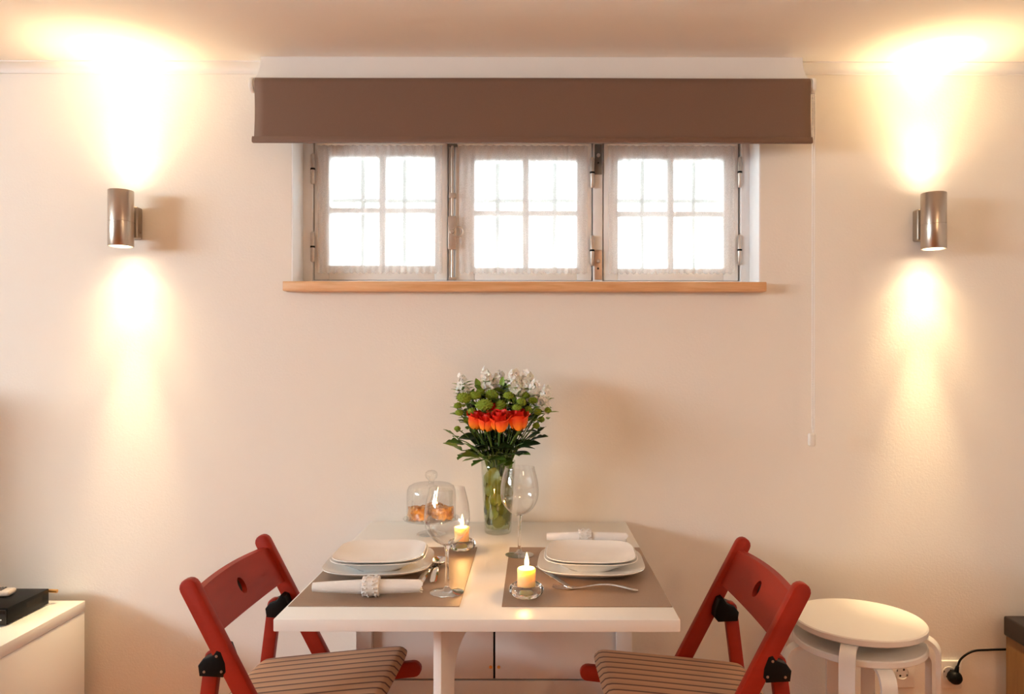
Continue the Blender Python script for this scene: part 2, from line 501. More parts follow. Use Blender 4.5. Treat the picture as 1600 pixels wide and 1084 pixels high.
# boxed cove over the window: narrow at the ceiling, sweeping out below
def box_ring(z, e):
    x0, x1, y0 = -0.838 - e, 0.818 + e, 2.31 - e
    return [(x0, WALL, z), (x0, y0, z), (x1, y0, z), (x1, WALL, z)]
rings = []
for k in range(9):
    f = k / 8
    rings.append(box_ring(CEIL - 0.075 * f, 0.022 * (1 - math.sqrt(max(0, 1 - f * f)))))
structure('trim_3', add_loft(bm_new(), rings), 'trim', angle=50)

# ------------------------------------------------------------------ the casement window
WD = 2.50
S = WD / FPX
def wx(px): return (px - VX) * S
def wz(py): return EYE - (py - VY) * S
win = tag(bpy.data.objects.new('window_1', None), kind='structure')
COL.objects.link(win); win.location = (0, WD, 0)
TOPZ = 2.005
def frame_part(name, x0, x1, z0, z1, y0=0.0, y1=0.06, bev=0.002, mat='winpaint', parent=win):
    return obj(name, bx(x0, x1, y0, y1, z0, z1, bev), mat, parent)
frame_part('frame_stile', OX0, wx(490) - 0.001, 1.488, TOPZ, -0.012, 0.06)
frame_part('frame_stile', wx(1155) + 0.002, OX1, 1.488, TOPZ, -0.012, 0.06)
frame_part('frame_rail', wx(490), wx(1155), TOPZ - 0.03, TOPZ, -0.012)
frame_part('frame_rail', wx(490), wx(1155), 1.488, 1.506, -0.012)
frame_part('mullion', wx(926), wx(941), 1.506, TOPZ - 0.03, -0.004)
frame_part('mullion', wx(700), wx(709), 1.506, TOPZ - 0.03, 0.008)
# rebates closing the gaps behind the sashes
for a, b in ((484, 497), (693, 716), (917, 950), (1148, 1160)):
    frame_part('rebate', wx(a), wx(b), 1.506, TOPZ - 0.03, 0.046, 0.060, 0.001)
sashes = [(491, 698.5, 516, 677, 596, 247, 413, 328), (710.5, 924, 743, 899, 821, 252, 416, 332), (942.5, 1153, 967, 1128, 1048, 250, 417, 333)]
ZB, ZT = 1.508, 1.972
for (xa, xb, ga, gb, mv, gt, gbm, mh) in sashes:
    x0, x1, g0, g1 = wx(xa), wx(xb), wx(ga) - 0.004, wx(gb) + 0.004
    z0, z1 = wz(gbm) - 0.004, wz(gt) + 0.004
    bm = bm_new()
    add_box(bm, ((x0 + g0) / 2, 0.02, (ZB + ZT) / 2), (g0 - x0, 0.044, ZT - ZB), 0.003)
    add_box(bm, ((x1 + g1) / 2, 0.02, (ZB + ZT) / 2), (x1 - g1, 0.044, ZT - ZB), 0.003)
    add_box(bm, ((g0 + g1) / 2, 0.02, (ZB + z0) / 2), (g1 - g0, 0.043, z0 - ZB), 0.003)
    add_box(bm, ((g0 + g1) / 2, 0.02, (ZT + z1) / 2), (g1 - g0, 0.043, ZT - z1), 0.003)
    sash = obj('sash', bm, 'winpaint', win)
    cx, cz = wx(mv), wz(mh)
    obj('muntin', bx(cx - 0.0105, cx + 0.0105, 0.008, 0.036, z0, z1, 0.003), 'winpaint', sash)
    obj('muntin', bx(g0, g1, 0.009, 0.035, cz - 0.0085, cz + 0.0085, 0.003), 'winpaint', sash)
    for (a, b) in ((g0, cx - 0.0105), (cx + 0.0105, g1)):
        for (c, d) in ((z0, cz - 0.0085), (cz + 0.0085, z1)):
            obj('pane', bx(a, b, 0.022, 0.026, c, d), 'pane', sash, smooth=False)
# hinges: two on each hung edge, a steel pin barrel with a dark washer in the middle
for hx, ys in ((490, (266, 387)), (924.5, (271, 392)), (1154, (270, 391))):
    for y in ys:
        h = obj('hinge', lathe([(0.0045, -0.050), (0.0068, -0.046), (0.0068, 0.046), (0.0045, 0.050)], 12), 'oldmetal', win, (wx(hx), -0.012, wz(y)))
        obj('washer', lathe([(0.0078, -0.003), (0.0082, 0), (0.0078, 0.003)], 12), 'black', h)
# cremone bolt between the first two sashes
bolt = obj('cremone_rod', lathe([(0.0045, wz(437) - 1.7), (0.0045, wz(228) - 1.7)], 12), 'oldmetal', win, (wx(707), -0.012, 1.7))
obj('lock_plate', bx(-0.014, 0.014, -0.008, 0.010, wz(391) - 1.7, wz(339) - 1.7, 0.003), 'oldmetal', bolt)
obj('rod_guide', bx(-0.012, 0.012, -0.006, 0.010, wz(311) - 1.7, wz(303) - 1.7, 0.002), 'oldmetal', bolt)
bm = bm_new()
ring_c = Vector((0.020, -0.013, wz(364) - 1.7))
add_tube(bm, [ring_c + Vector((0.017 * math.cos(a), 0, 0.017 * math.sin(a))) for a in [2 * PI * k / 24 for k in range(25)]], 0.0022, 8)
obj('ring_pull', bm, 'oldmetal', bolt)
obj('pivot', lathe([(0.0085, 0), (0.0085, 0.008), (0.006, 0.011)], 16), 'oldmetal', bolt, (0, -0.008, wz(364) - 1.7), (PI / 2, 0, 0))
obj('end_cap', bx(-0.016, 0.016, -0.005, 0.012, wz(230) - 1.7, wz(227) - 1.7, 0.001), 'darkmetal', bolt)
obj('end_cap', bx(-0.012, 0.012, -0.005, 0.012, wz(438) - 1.7, wz(434) - 1.7, 0.001), 'oldmetal', bolt)
# latch keeps on the wide mullion
for y0, y1, mt in ((226, 273, 'darkmetal'), (391, 437, 'brassy')):
    k = obj('latch_plate', bx(wx(928.5), wx(940), -0.0085, -0.004, wz(y1), wz(y0), 0.001), mt, win)
    zc = (wz(y0) + wz(y1)) / 2
    obj('latch_knob', lathe([(0.006, 0), (0.006, 0.006), (0.004, 0.009)], 14), 'oldmetal', k, (wx(934), -0.0085, zc + 0.012), (PI / 2, 0, 0))
    obj('keyhole', lathe([(0.0035, 0), (0.003, 0.0022)], 12), 'gap', k, (wx(934), -0.0085, zc - 0.012), (PI / 2, 0, 0))
# iron bars outside, their colour paled to imitate flare from the window
for px in (567, 632, 700, 777, 866, 935, 1003, 1083):
    obj('security_bar', lathe([(0.0085, 1.47), (0.0085, 2.02)], 10), 'barflare', win, ((px - VX) * 2.64 / FPX, 0.14, 0))
obj('security_rail', tube([(OX0, 0.14, 1.80), (OX1, 0.14, 1.80)], 0.008, 8), 'barflare', win)
for xa, xb in ((OX0 - 0.0005, OX0 + 0.004), (OX1 - 0.004, OX1 + 0.0005)):
    obj('daylit_lining', bx(xa, xb, WALL - WD + 0.0005, -0.0125, 1.488, 2.018), 'reveal_daylit', win, smooth=False)  # added strips, their whiteness stands in for daylight on the reveals
# sill board of oak
SX0, SX1 = (441 - VX) * 2.335 / FPX, (1198 - VX) * 2.335 / FPX
obj('window_sill', box(((SX0 + SX1) / 2, WALL - 0.0225 - WD, 1.473), (SX1 - SX0, 0.045, 0.0297), 0.0025), 'sillwood', win)
obj('sill_board', bx(OX0, OX1, WALL - WD + 0.001, 0.0, 1.4622, 1.4875), 'sillwood', win, smooth=False)

# sheer curtains, one stretched over each sash
labels = ['sheer white curtain over the leftmost window sash', 'sheer white curtain over the middle window sash', 'sheer white curtain over the rightmost window sash']
for i, (xa, xb, *_r) in enumerate(sashes):
    x0, x1 = wx(xa + 7), wx(xb - 7)
    root = thing('sheer_curtain', labels[i], 'curtain', ((x0 + x1) / 2, WD - 0.014, 1.53), 0, 'sheer curtains on the window sashes')
    w = x1 - x0; H = 0.42; nx, nz_ = 90, 16
    bm = bm_new(); g = []
    ph = i * 1.7
    for a in range(nx + 1):
        u = a / nx; col = []
        for b in range(nz_ + 1):
            v = b / nz_
            amp = 0.0016 + 0.0030 * abs(v - 0.5) * 2
            y = amp * math.sin(u * 2 * PI * 17 + ph + 0.8 * math.sin(5 * v)) * (0.7 + 0.3 * math.sin(u * 23 + ph))
            zz = v * H + (0.003 * math.sin(u * 2 * PI * 21 + ph) if b == 0 else 0)
            col.append(bm.verts.new(((u - 0.5) * w, y, zz)))
        g.append(col)
    for a in range(nx):
        for b in range(nz_):
            bm.faces.new((g[a][b], g[a + 1][b], g[a + 1][b + 1], g[a][b + 1]))
    obj('voile', bm, 'sheer', root, angle=180)
    obj('curtain_rod', tube([(-w / 2 - 0.004, 0.001, 0.425), (w / 2 + 0.004, 0.001, 0.425)], 0.0035, 10), 'whiteplastic', root)

# the window in the left wall that lights the room from the side
w2 = tag(bpy.data.objects.new('window_2', None), kind='structure')
COL.objects.link(w2); w2.location = (XL, 0, 0)
y0, y1, z0, z1 = LW
for nm, b in (('frame_stile', bx(-0.10, -0.04, y0, y0 + 0.05, z0, z1, 0.003)), ('frame_stile', bx(-0.10, -0.04, y1 - 0.05, y1, z0, z1, 0.003)),
              ('frame_rail', bx(-0.10, -0.04, y0 + 0.05, y1 - 0.05, z0, z0 + 0.05, 0.003)), ('frame_rail', bx(-0.10, -0.04, y0 + 0.05, y1 - 0.05, z1 - 0.05, z1, 0.003)),
              *[('mullion', bx(-0.10, -0.04, y0 + (y1 - y0) * k / 4 - 0.025, y0 + (y1 - y0) * k / 4 + 0.025, z0 + 0.05, z1 - 0.05, 0.003)) for k in (1, 2, 3)]):
    obj(nm, b, 'winpaint', w2)
for k in range(4):
    a, b = y0 + (y1 - y0) * k / 4 + (0.05 if k == 0 else 0.025), y0 + (y1 - y0) * (k + 1) / 4 - (0.05 if k == 3 else 0.025)
    obj('pane', bx(-0.072, -0.068, a, b, z0 + 0.05, z1 - 0.05), 'pane', w2, smooth=False)

# ================================================================== ROLLER BLIND
BD = 2.262
bl = thing('roller_blind', 'brown fabric roller blind rolled down over the top of the window', 'blind', (0, BD, 0))
bx0, bx1 = (396 - VX) * BD / FPX, (1267 - VX) * BD / FPX
bw = bx1 - bx0
zt, zb = EYE + 441 * BD / FPX, EYE + 337 * BD / FPX
bm = bm_new(); cols = []
NXB, NZB = 60, 18
RR = 0.021
prof = []
for k in range(9):                                   # over the roller
    a = PI / 2 * (1 - k / 8) + 0.0
    prof.append((RR - RR * math.cos(a - PI / 2 + PI / 2) * 1.0 if False else RR * (1 - math.sin(PI / 2 * k / 8)), zt - RR + RR * math.cos(PI / 2 * k / 8)))
for k in range(1, NZB + 1):
    prof.append((0.0, (zt - RR) + (zb + 0.010 - (zt - RR)) * k / NZB))
for a in range(NXB + 1):
    u = a / NXB; col = []
    for j, (yy, zz) in enumerate(prof):
        v = max(0, (zt - zz) / (zt - zb))
        edge = (2 * u - 1)
        x = bx0 + bw * u - 0.0012 * edge * math.sin(PI * min(1, v)) * abs(edge) ** 6
        y = yy + 0.004 * abs(edge) ** 10 * math.sin(PI * min(1, v)) + 0.0012 * math.sin(9 * u + 3 * v)
        col.append(bm.verts.new((x, y, zz)))
    cols.append(col)
for a in range(NXB):
    for b in range(len(prof) - 1):
        bm.faces.new((cols[a][b], cols[a + 1][b], cols[a + 1][b + 1], cols[a][b + 1]))
fab = obj('fabric', bm, 'blind', bl, angle=180)
md = fab.modifiers.new('thickness', 'SOLIDIFY'); md.thickness = 0.0008; md.offset = 1
hb = [(-0.0045, zb + 0.017), (-0.0075, zb + 0.010), (-0.0080, zb + 0.003), (-0.006, zb - 0.001), (0.004, zb - 0.001), (0.006, zb + 0.004), (0.004, zb + 0.016)]
obj('hem_bar', extrude_poly(hb, 0, bx0 - 0.004, bx1 + 0.003, 0.001), 'blind', bl)
obj('roller_tube', tube([(bx0 - 0.004, RR + 0.001, zt - RR), (bx1 + 0.004, RR + 0.001, zt - RR)], RR - 0.002, 24), 'whiteplastic', bl)
for s, xe in ((-1, bx0 - 0.004), (1, bx1 + 0.004)):
    br = obj('end_bracket', lathe([(0.012, -0.006), (0.0215, -0.006), (0.0225, -0.004), (0.0225, 0.004), (0.0215, 0.006), (0.012, 0.006)], 28), 'whiteplastic', bl, (xe + s * 0.007, RR + 0.001, zt - RR), (0, PI / 2, 0))
    obj('mounting_arm', bx(-0.010, 0.010, 0.0, WALL - BD - RR - 0.0015, -0.003, 0.003, 0.001), 'whiteplastic', br)
# bead chain and its weight
chx = (1270.5 - VX) * 2.285 / FPX
cz1 = EYE - (676 - VY) * 2.285 / FPX
bm = bm_new()
base = bm_new()
bmesh.ops.create_icosphere(base, subdivisions=1, radius=0.0030)
bv = [v.co.copy() for v in base.verts]; bf = [[v.index for v in f.verts] for f in base.faces]
base.free()
nb = int((zt - RR - cz1) / 0.0052)
verts, faces = [], []
for sx in (-0.0032, 0.0032):
    for k in range(nb):
        f = k / nb
        cc = Vector((chx + sx * (1 if f > 0.02 else f / 0.02) , 0.022, cz1 + k * 0.0052))
        o0 = len(verts)
        verts += [v + cc for v in bv]; faces += [[i + o0 for i in f_] for f_ in bf]
me = bpy.data.meshes.new('pull_chain'); me.from_pydata(verts, [], faces); me.materials.append(M['chain'])
obj('pull_chain', me, None, bl, kind='stuff')
cwz = EYE - (686 - VY) * 2.285 / FPX
obj('chain_weight', box((chx - 0.004, 0.022, cwz), (0.022, 0.014, 0.040), 0.006, 3), 'whiteplastic', bl)

# ================================================================== WALL LAMPS
def wall_lamp(px, py0, py1, label):
    d = 2.30
    x = (px - VX) * d / FPX
    zc = EYE - ((py0 + py1) / 2 - VY) * d / FPX
    hh = (py1 - py0) / 2 * d / FPX
    r = 0.036
    root = thing('wall_lamp', label, 'lamp', (x, d, zc), 0, 'up-and-down wall lamps')
    th = 0.003
    prof = [(r - th, -hh + 0.022), (r - th, -hh), (r - 0.0006, -hh), (r, -hh + 0.001), (r, -0.0125), (r - 0.0012, -0.012), (r - 0.0012, -0.010), (r, -0.0095),
            (r, hh - 0.001), (r - 0.0006, hh), (r - th, hh), (r - th, hh - 0.022)]
    obj('shade', lathe(prof, 48), 'steel', root)
    obj('back_plate', bx(-0.026, 0.026, WALL - d - 0.034, WALL - d, -0.052, 0.047, 0.006, 3), 'steel2', root)
    obj('arm', tube([(0, r - 0.003, 0.0), (0, WALL - d - 0.03, 0.0)], 0.012, 16), 'steel2', root)
    obj('screw', tube([(0.026, WALL - d - 0.016, -0.032), (0.029, WALL - d - 0.016, -0.032)], 0.004, 10), 'steel2', root)
    for s in (1, -1):
        bulb = obj('bulb', lathe([(r - th - 0.001, 0.0), (r - th - 0.001, 0.004), (0.022, 0.0055), (0.0, 0.006)], 32), 'bulb', root, (0, 0, s * (hh - 0.020)), (0 if s > 0 else PI, 0, 0))
        for nm, size, blend, pw in (('core', 36, 1.0, LAMP_CORE), ('beam', 74, 1.0, LAMP_MID), ('spill', 116, 0.8, LAMP_SPILL)):
            l = bpy.data.lights.new('lamp_' + nm, 'SPOT')
            l.spot_size = R(size); l.spot_blend = blend; l.energy = pw; l.color = WARM; l.shadow_soft_size = 0.012
            lo = bpy.data.objects.new('lamp_' + nm, l); COL.objects.link(lo)
            lo.parent = root; lo.location = (0, 0, s * (hh - 0.004))
            lo.rotation_euler = ((PI + R(2)) if s > 0 else -R(2), 0, 0)      # reflectors lean a little into the room
    return root
wall_lamp(188.5, 299, 386, 'steel cylinder wall lamp to the left of the window')
wall_lamp(1458.5, 301, 388, 'steel cylinder wall lamp to the right of the window')
# unseen globe lamp added under the ceiling further back, as warm fill light
gl = thing('added_fill_lamp', 'unseen globe lamp added behind the viewer as warm fill light', 'lamp', (1.3, -0.35, CEIL))
obj('canopy', lathe([(0.05, 0), (0.05, -0.02), (0.02, -0.03)], 32), 'whiteplastic', gl)
obj('globe', lathe([(0.02, -0.0305)] + [(0.12 * math.sin(a), -0.15 + 0.12 * math.cos(a)) for a in [0.2 + (PI - 0.2) * k / 16 for k in range(16)]] + [(0.0, -0.27)], 32), emit('fill_globe_glow', (1.0, 0.68, 0.40), FILL_LAMP), gl)

# ================================================================== TABLE
TZ = 0.738
TX0, TX1, TY0, TY1 = -0.512, 0.2876, 1.483, 2.372
table = thing('drop_leaf_table', 'white gateleg table with its leaf raised, pushed against the wall', 'table', ((TX0 + TX1) / 2, TY1, 0))
tcx = (TX0 + TX1) / 2
hw = (TX1 - TX0) / 2
obj('tabletop', bx(-hw, hw, TY0 - TY1, 0, TZ - 0.025, TZ, 0.0025), 'lacquer', table)
CF = 2.11 - TY1                       # front of the base cabinet
lx0, lx1 = (557 - VX) * 2.11 / FPX - tcx, (988 - VX) * 2.11 / FPX - tcx
for a, b in ((lx0, lx0 + 0.043), (lx1 - 0.043, lx1)):
    obj('side_panel', bx(a, b, CF, -0.012, 0, TZ - 0.0255, 0.002), 'panel', table)
pz = EYE - 502 * 2.13 / FPX
gx = (773 - VX) * 2.13 / FPX - tcx
for a, b in ((lx0 + 0.0435, gx - 0.003), (gx + 0.003, lx1 - 0.0435)):
    obj('door_panel', bx(a, b, CF + 0.02, CF + 0.038, pz + 0.0025, TZ - 0.027, 0.001), 'panel', table)
obj('lower_panel', bx(lx0 + 0.0435, lx1 - 0.0435, CF + 0.02, CF + 0.038, 0.06, pz - 0.0025, 0.001), 'panel', table)
obj('carcass_back', bx(lx0 + 0.0435, lx1 - 0.0435, CF + 0.05, CF + 0.058, 0.06, TZ - 0.027), 'gap', table)
for px in (767.5, 780):
    obj('screw_cap', lathe([(0.0045, 0), (0.0045, 0.0015), (0.0, 0.002)], 12), 'gold', table, ((px - VX) * 2.13 / FPX - tcx, CF + 0.02, EYE - 482 * 2.13 / FPX), (PI / 2, 0, 0))
# swung-out gate: post, rail and curved bracket
gp = Vector((-0.2045 - tcx, 1.60 - TY1))
gdir = Vector((0.20, 0.50)).normalized()
gate_rot = math.atan2(gdir.y, gdir.x)
L_g = (2.11 - 1.60) / gdir.y - 0.004
zt_ = TZ - 0.0255
outline = [(0, 0), (0.060, 0), (0.060, zt_ - 0.16)]
for k in range(1, 9):
    a = PI - k / 8 * PI / 2
    outline.append((0.060 + 0.085 + 0.085 * math.cos(a), zt_ - 0.16 + 0.085 * math.sin(a)))
outline += [(L_g, zt_ - 0.075), (L_g, zt_), (0, zt_)]
obj('gate_leg', extrude_poly(outline, 1, -0.0095, 0.0095, 0.0012), 'lacquer', table, (gp.x, gp.y, 0), (0, 0, gate_rot))

# ================================================================== CHAIRS
def slat_with_hole(bm, half_y, x_of, z_of, height, th, hole=(0.017, 0.019)):
    "curved board spanning y, rounded hole in the middle; x_of(y, v), z_of(v)"
    N_ = 48; K = 7
    def outer(i):
        a = 2 * PI * (i + 0.5) / N_
        c, s = math.cos(a), math.sin(a)
        m = max(abs(c) / half_y, abs(s) / (height / 2))
        return (c / m, s / m)
    # even out the spacing along the long side
    ang = []
    for i in range(N_):
        t = i / N_ * 4
        side, f = int(t), t - int(t)
        h = height / 2
        p = [(half_y, -h + 2 * h * f), (half_y - 2 * half_y * f, h), (-half_y, h - 2 * h * f), (-half_y + 2 * half_y * f, -h)][side]
        ang.append(p)
    front, back = [], []
    for k in range(K + 1):
        f = (k / K) ** 1.3
        rf, rb = [], []
        for i in range(N_):
            oy, oz = ang[i]
            a = 2 * PI * (i / N_) - PI / 4
            iy, iz = hole[0] * math.cos(a), hole[1] * math.sin(a)
            y, w = iy + (oy - iy) * f, iz + (oz - iz) * f
            w *= 1 + 0.10 * (1 - (y / half_y) ** 2) * f
            rf.append((x_of(y, w) + th / 2, y, z_of(w)))
            rb.append((x_of(y, w) - th / 2, y, z_of(w)))
        front.append(rf); back.append(rb)
    add_loft(bm, front + list(reversed(back)) + [front[0]], True, False, False)
    bmesh.ops.remove_doubles(bm, verts=bm.verts[:], dist=1e-6)
    return bm

TILT = 0.41 / 0.77                                      # run of the long legs per unit height
def make_chair(label, loc, rz):
    ch = thing('folding_chair', label, 'chair', loc, rz, 'red folding chairs')
    PYC, LYC = 0.203, 0.178
    for s in (-1, 1):
        poly = capsule_poly((0.40, 0.014), (0.011, 0.752), 0.040, False, True)
        poly = [(x, max(0.0, z)) for x, z in poly]
        obj('post', extrude_poly(poly, 1, s * PYC - 0.012, s * PYC + 0.012, 0.004), 'chairred', ch)
        poly = capsule_poly((-0.022, 0.0), (0.052, 0.592), 0.034, False, True)
        poly = [(x, max(0.0, z)) for x, z in poly]
        obj('rear_leg', extrude_poly(poly, 1, s * LYC - 0.011, s * LYC + 0.011, 0.003), 'chairred', ch)
        brk = [(0.036, 0.562), (0.033, 0.585), (0.044, 0.600), (0.064, 0.608), (0.074, 0.622), (0.086, 0.618), (0.096, 0.592), (0.098, 0.572), (0.088, 0.560)]
        hb_ = obj('hinge_bracket', extrude_poly(brk, 1, s * 0.186 - 0.0295 * (1 if s < 0 else 1), s * 0.186 + 0.0295, 0.004), 'black', ch)
        for q in ((0.048, 0.573), (0.086, 0.574), (0.075, 0.607)):
            obj('rivet', lathe([(0.003, 0), (0.003, 0.0015), (0.0, 0.002)], 10), 'steel2', hb_, (q[0], -0.2155 if s < 0 else 0.2155, q[1]), (PI / 2 if s < 0 else -PI / 2, 0, 0))
        rail = capsule_poly((0.0, 0.386), (0.432, 0.436), 0.040)
        obj('seat_rail', extrude_poly(rail, 1, s * 0.152 - 0.010, s * 0.152 + 0.010, 0.003), 'chairred', ch)
    # backrest board between the posts, bowed backwards
    zc = 0.695
    xo = lambda y, w: (0.77 - (zc + w)) * TILT - 0.011 * (1 - (y / 0.195) ** 2) + 0.002
    obj('backrest', slat_with_hole(bm_new(), 0.1925, xo, lambda w: zc + w, 0.088, 0.016), 'chairred', ch)
    obj('grip_shade', lathe([(0.0, 0.0), (0.0205, 0.0)], 20), 'gap', ch, ((0.77 - zc) * TILT - 0.011 + 0.002 - 0.004, 0, zc), (0, PI / 2 - math.atan(TILT), 0))  # dark disc paints the shade inside the grip hole
    for k in range(6):                                  # seat slats on the rails
        x = 0.050 + 0.066 * k
        z = 0.386 + (0.050 / 0.432) * x + 0.020 + 0.006
        obj('seat_slat', box((x, 0, z), (0.052, 0.336, 0.011), 0.003, 2, Matrix.Rotation(-math.atan(0.05 / 0.432), 3, 'Y')), 'chairred', ch)
    obj('stretcher', tube([(0.337, -0.191, 0.13), (0.337, 0.191, 0.13)], 0.011, 12), 'chairred', ch)
    obj('stretcher', tube([(-0.003, -0.167, 0.14), (-0.003, 0.167, 0.14)], 0.011, 12), 'chairred', ch)
    return ch

def make_cushion(label, loc, rz):
    "padded cushion lying on the sloping seat"
    Lx, Ly, T = 0.405, 0.350, 0.034
    bm = bm_new()
    nx, ny = 28, 26
    def squ(u, e=0.10):
        return u
    def top(u, v, s):
        # u, v in -1..1 with a rounded edge
        fx = max(0.0, (abs(u) - 0.86) / 0.14); fy = max(0.0, (abs(v) - 0.86) / 0.14)
        e = min(1.0, math.hypot(fx, fy))
        h = math.sqrt(max(0, 1 - e * e))
        puff = (1 - u ** 4) * (1 - v ** 4)
        return s * (T / 2) * (h * 0.92 + 0.16 * puff) * (1 if s > 0 else 0.85)
    def xy(u, v):
        x, y = u * Lx / 2, v * Ly / 2
        k = (abs(u) * abs(v)) ** 6
        x *= 1 - 0.045 * k; y *= 1 - 0.045 * k
        taper = 1 - 0.02 * u
        return x, y * taper
    grids = []
    for s in (1, -1):
        g = []
        for a in range(nx + 1):
            u = -math.cos(PI * a / nx) * 0.35 + (2 * a / nx - 1) * 0.65
            r_ = []
            for b in range(ny + 1):
                v = -math.cos(PI * b / ny) * 0.35 + (2 * b / ny - 1) * 0.65
                x, y = xy(u, v)
                r_.append(bm.verts.new((x, y, top(u, v, s))))
            g.append(r_)
        grids.append(g)
        for a in range(nx):
            for b in range(ny):
                bm.faces.new((g[a][b], g[a + 1][b], g[a + 1][b + 1], g[a][b + 1]))
    bmesh.ops.remove_doubles(bm, verts=bm.verts[:], dist=1e-5)
    ang = math.atan(0.05 / 0.432)
    rot = Matrix.Rotation(rz, 3, 'Z')
    off = rot @ Vector((0.218, 0, 0.386 + 0.05 / 0.432 * 0.218 + 0.0325 + T / 2 * 0.86))
    root = thing('seat_cushion', label, 'cushion', Vector(loc) + off, rz, 'striped seat cushions')
    root.rotation_euler = (Matrix.Rotation(rz, 3, 'Z') @ Matrix.Rotation(-ang, 3, 'Y')).to_euler()
    obj('cushion_pad', bm, 'cushion', root, angle=80)
    pts = [(u * Lx / 2 * 0.995, v * Ly / 2 * 0.995, -0.001) for u, v in ([(-0.97 + 1.94 * k / 20, -1) for k in range(21)] + [(1, -0.97 + 1.94 * k / 20) for k in range(21)] + [(0.97 - 1.94 * k / 20, 1) for k in range(21)] + [(-1, 0.97 - 1.94 * k / 20) for k in range(21)])]
    return root

LCH = ((-0.752, 1.848, 0), R(-2.0))
RCH = ((0.576, 1.825, 0), PI + R(1.8))
make_chair('red wooden folding chair to the left of the table', *LCH)
make_chair('red wooden folding chair to the right of the table, beside the stools', *RCH)
make_cushion('brown striped cushion on the left red folding chair', *LCH)
make_cushion('brown striped cushion on the right red folding chair', *RCH)

# ================================================================== STOOLS
def make_stool(label, loc, a0, h):
    st = thing('stool', label, 'stool', loc, 0, 'stacked white stools')
    r = 0.175
    obj('seat', lathe([(0.001, h - 0.019), (r - 0.003, h - 0.019), (r, h - 0.016), (r, h - 0.003), (r - 0.003, h), (0.001, h)], 64), 'birch', st)
    w, t = 0.040, 0.011
    rb = 0.040
    for k in range(4):
        a = a0 + k * PI / 2
        path = [(0.075, h - 0.0195 - t / 2)]
        for q in range(0, 11):
            an = PI / 2 - q / 10 * PI / 2
            path.append((0.158 + rb * math.cos(an), h - 0.0195 - t / 2 - rb + rb * math.sin(an)))
        path += [(0.1985, 0.25), (0.203, 0.0)]
        rings = []
        for i, (px, pz_) in enumerate(path):
            p0 = Vector(path[max(i - 1, 0)]); p1 = Vector(path[min(i + 1, len(path) - 1)])
            tg = (p1 - p0).normalized(); nn = Vector((-tg.y, tg.x))
            c = Vector((px, pz_))
            ring = []
            for (o, yy) in ((t / 2, -w / 2), (t / 2, w / 2), (-t / 2, w / 2), (-t / 2, -w / 2)):
                q2 = c + nn * o
                ring.append((q2.x, yy, max(0.0, q2.y)))
            rings.append(ring)
        bm = add_loft(bm_new(), rings)
        obj('leg', bm, 'birch', st, (0, 0, 0), (0, 0, a), angle=30)
    return st
SX, SY = 0.908, 2.115
make_stool('white round stool at the bottom of the stack', (SX, SY, 0), R(-92), 0.472)
top_st = make_stool('white round stool on top of the stack', (SX, SY, 0.054), R(-121), 0.472)

# ================================================================== LOW CABINETS AT THE EDGES
cz = 0.497
cx1 = (134 - VX) * 2.345 / FPX
lc = thing('media_cabinet', 'low white cabinet in the left corner under the black set-top box', 'cabinet', (cx1, 2.345, 0))
obj('cabinet_top', bx(-1.25, 0, -0.62, 0, cz - 0.032, cz, 0.0015), 'lacquer', lc)
obj('side_panel', bx(-0.022, -0.001, -0.61, -0.002, 0, cz - 0.0335, 0.001), 'lacquer', lc)
obj('side_panel', bx(-1.246, -1.228, -0.61, -0.002, 0, cz - 0.0325, 0.001), 'lacquer', lc)
obj('back_panel', bx(-1.227, -0.0225, -0.012, -0.002, 0.02, cz - 0.033), 'lacquer', lc)
for a in (-1.226, -0.624):
    dr = obj('door', bx(a, a + 0.600, -0.610, -0.592, 0.03, cz - 0.036, 0.001), 'lacquer', lc)
    obj('handle', tube([(a + 0.25, -0.622, 0.43), (a + 0.35, -0.622, 0.43)], 0.004, 8), 'steel2', dr)
# set-top box
sb = P3(77, 946, 2.304)
st = thing('set_top_box', 'black set-top box on the white cabinet, a remote control on it', 'set-top box', (sb.x, sb.y, cz))
bd = 2.304 - 2.122
body = obj('casing', bx(-0.27, 0, -bd, 0, 0.004, 0.050, 0.002), 'black', st)
obj('front_panel', bx(-0.268, -0.001, -bd - 0.006, -bd + 0.0005, 0.004, 0.046, 0.003), 'gloss_black', st)
for k in range(14):
    obj('vent_slot', bx(-0.0008, 0.0004, -0.10 + 0.005 * k, -0.0978 + 0.005 * k, 0.024, 0.040), 'gap', body)
for a, b in ((-0.25, -0.02), (-0.02, -0.02), (-0.25, -0.15), (-0.02, -0.15)):
    obj('foot', lathe([(0.008, 0), (0.008, 0.0045)], 12), 'black', st, (a, b, 0))
obj('display_mark', bx(-0.030, -0.012, -bd - 0.0066, -bd - 0.0058, 0.017, 0.020), 'whiteplastic', st)
rc = thing('remote_control', 'pale remote control with dark keys lying on the set-top box', 'remote', (sb.x - 0.155, sb.y - 0.075, cz + 0.0505), R(8))
obj('shell', box((0, 0, 0.009), (0.18, 0.045, 0.017), 0.007, 3), 'remote', rc)
for i in range(9):
    for j in range(3):
        obj('key', box((0.005 + i * 0.0085 - 0.01, -0.012 + 0.012 * j, 0.0185), (0.0058, 0.008, 0.003), 0.001, 1), 'key', rc)
ac = thing('aerial_cable', 'short gold aerial plug and cable behind the set-top box', 'cable', (sb.x + 0.002, sb.y + 0.012, cz))
obj('plug', tube([(-0.030, 0, 0.040), (0.016, 0, 0.038)], 0.0055, 12), 'gold', ac)
obj('lead', tube(spline([(-0.03, 0, 0.040), (-0.05, 0.015, 0.03), (-0.055, 0.018, 0.012), (-0.06, 0.02, 0.004), (-0.12, 0.02, 0.004)], 6), 0.0033, 8), 'black', ac)
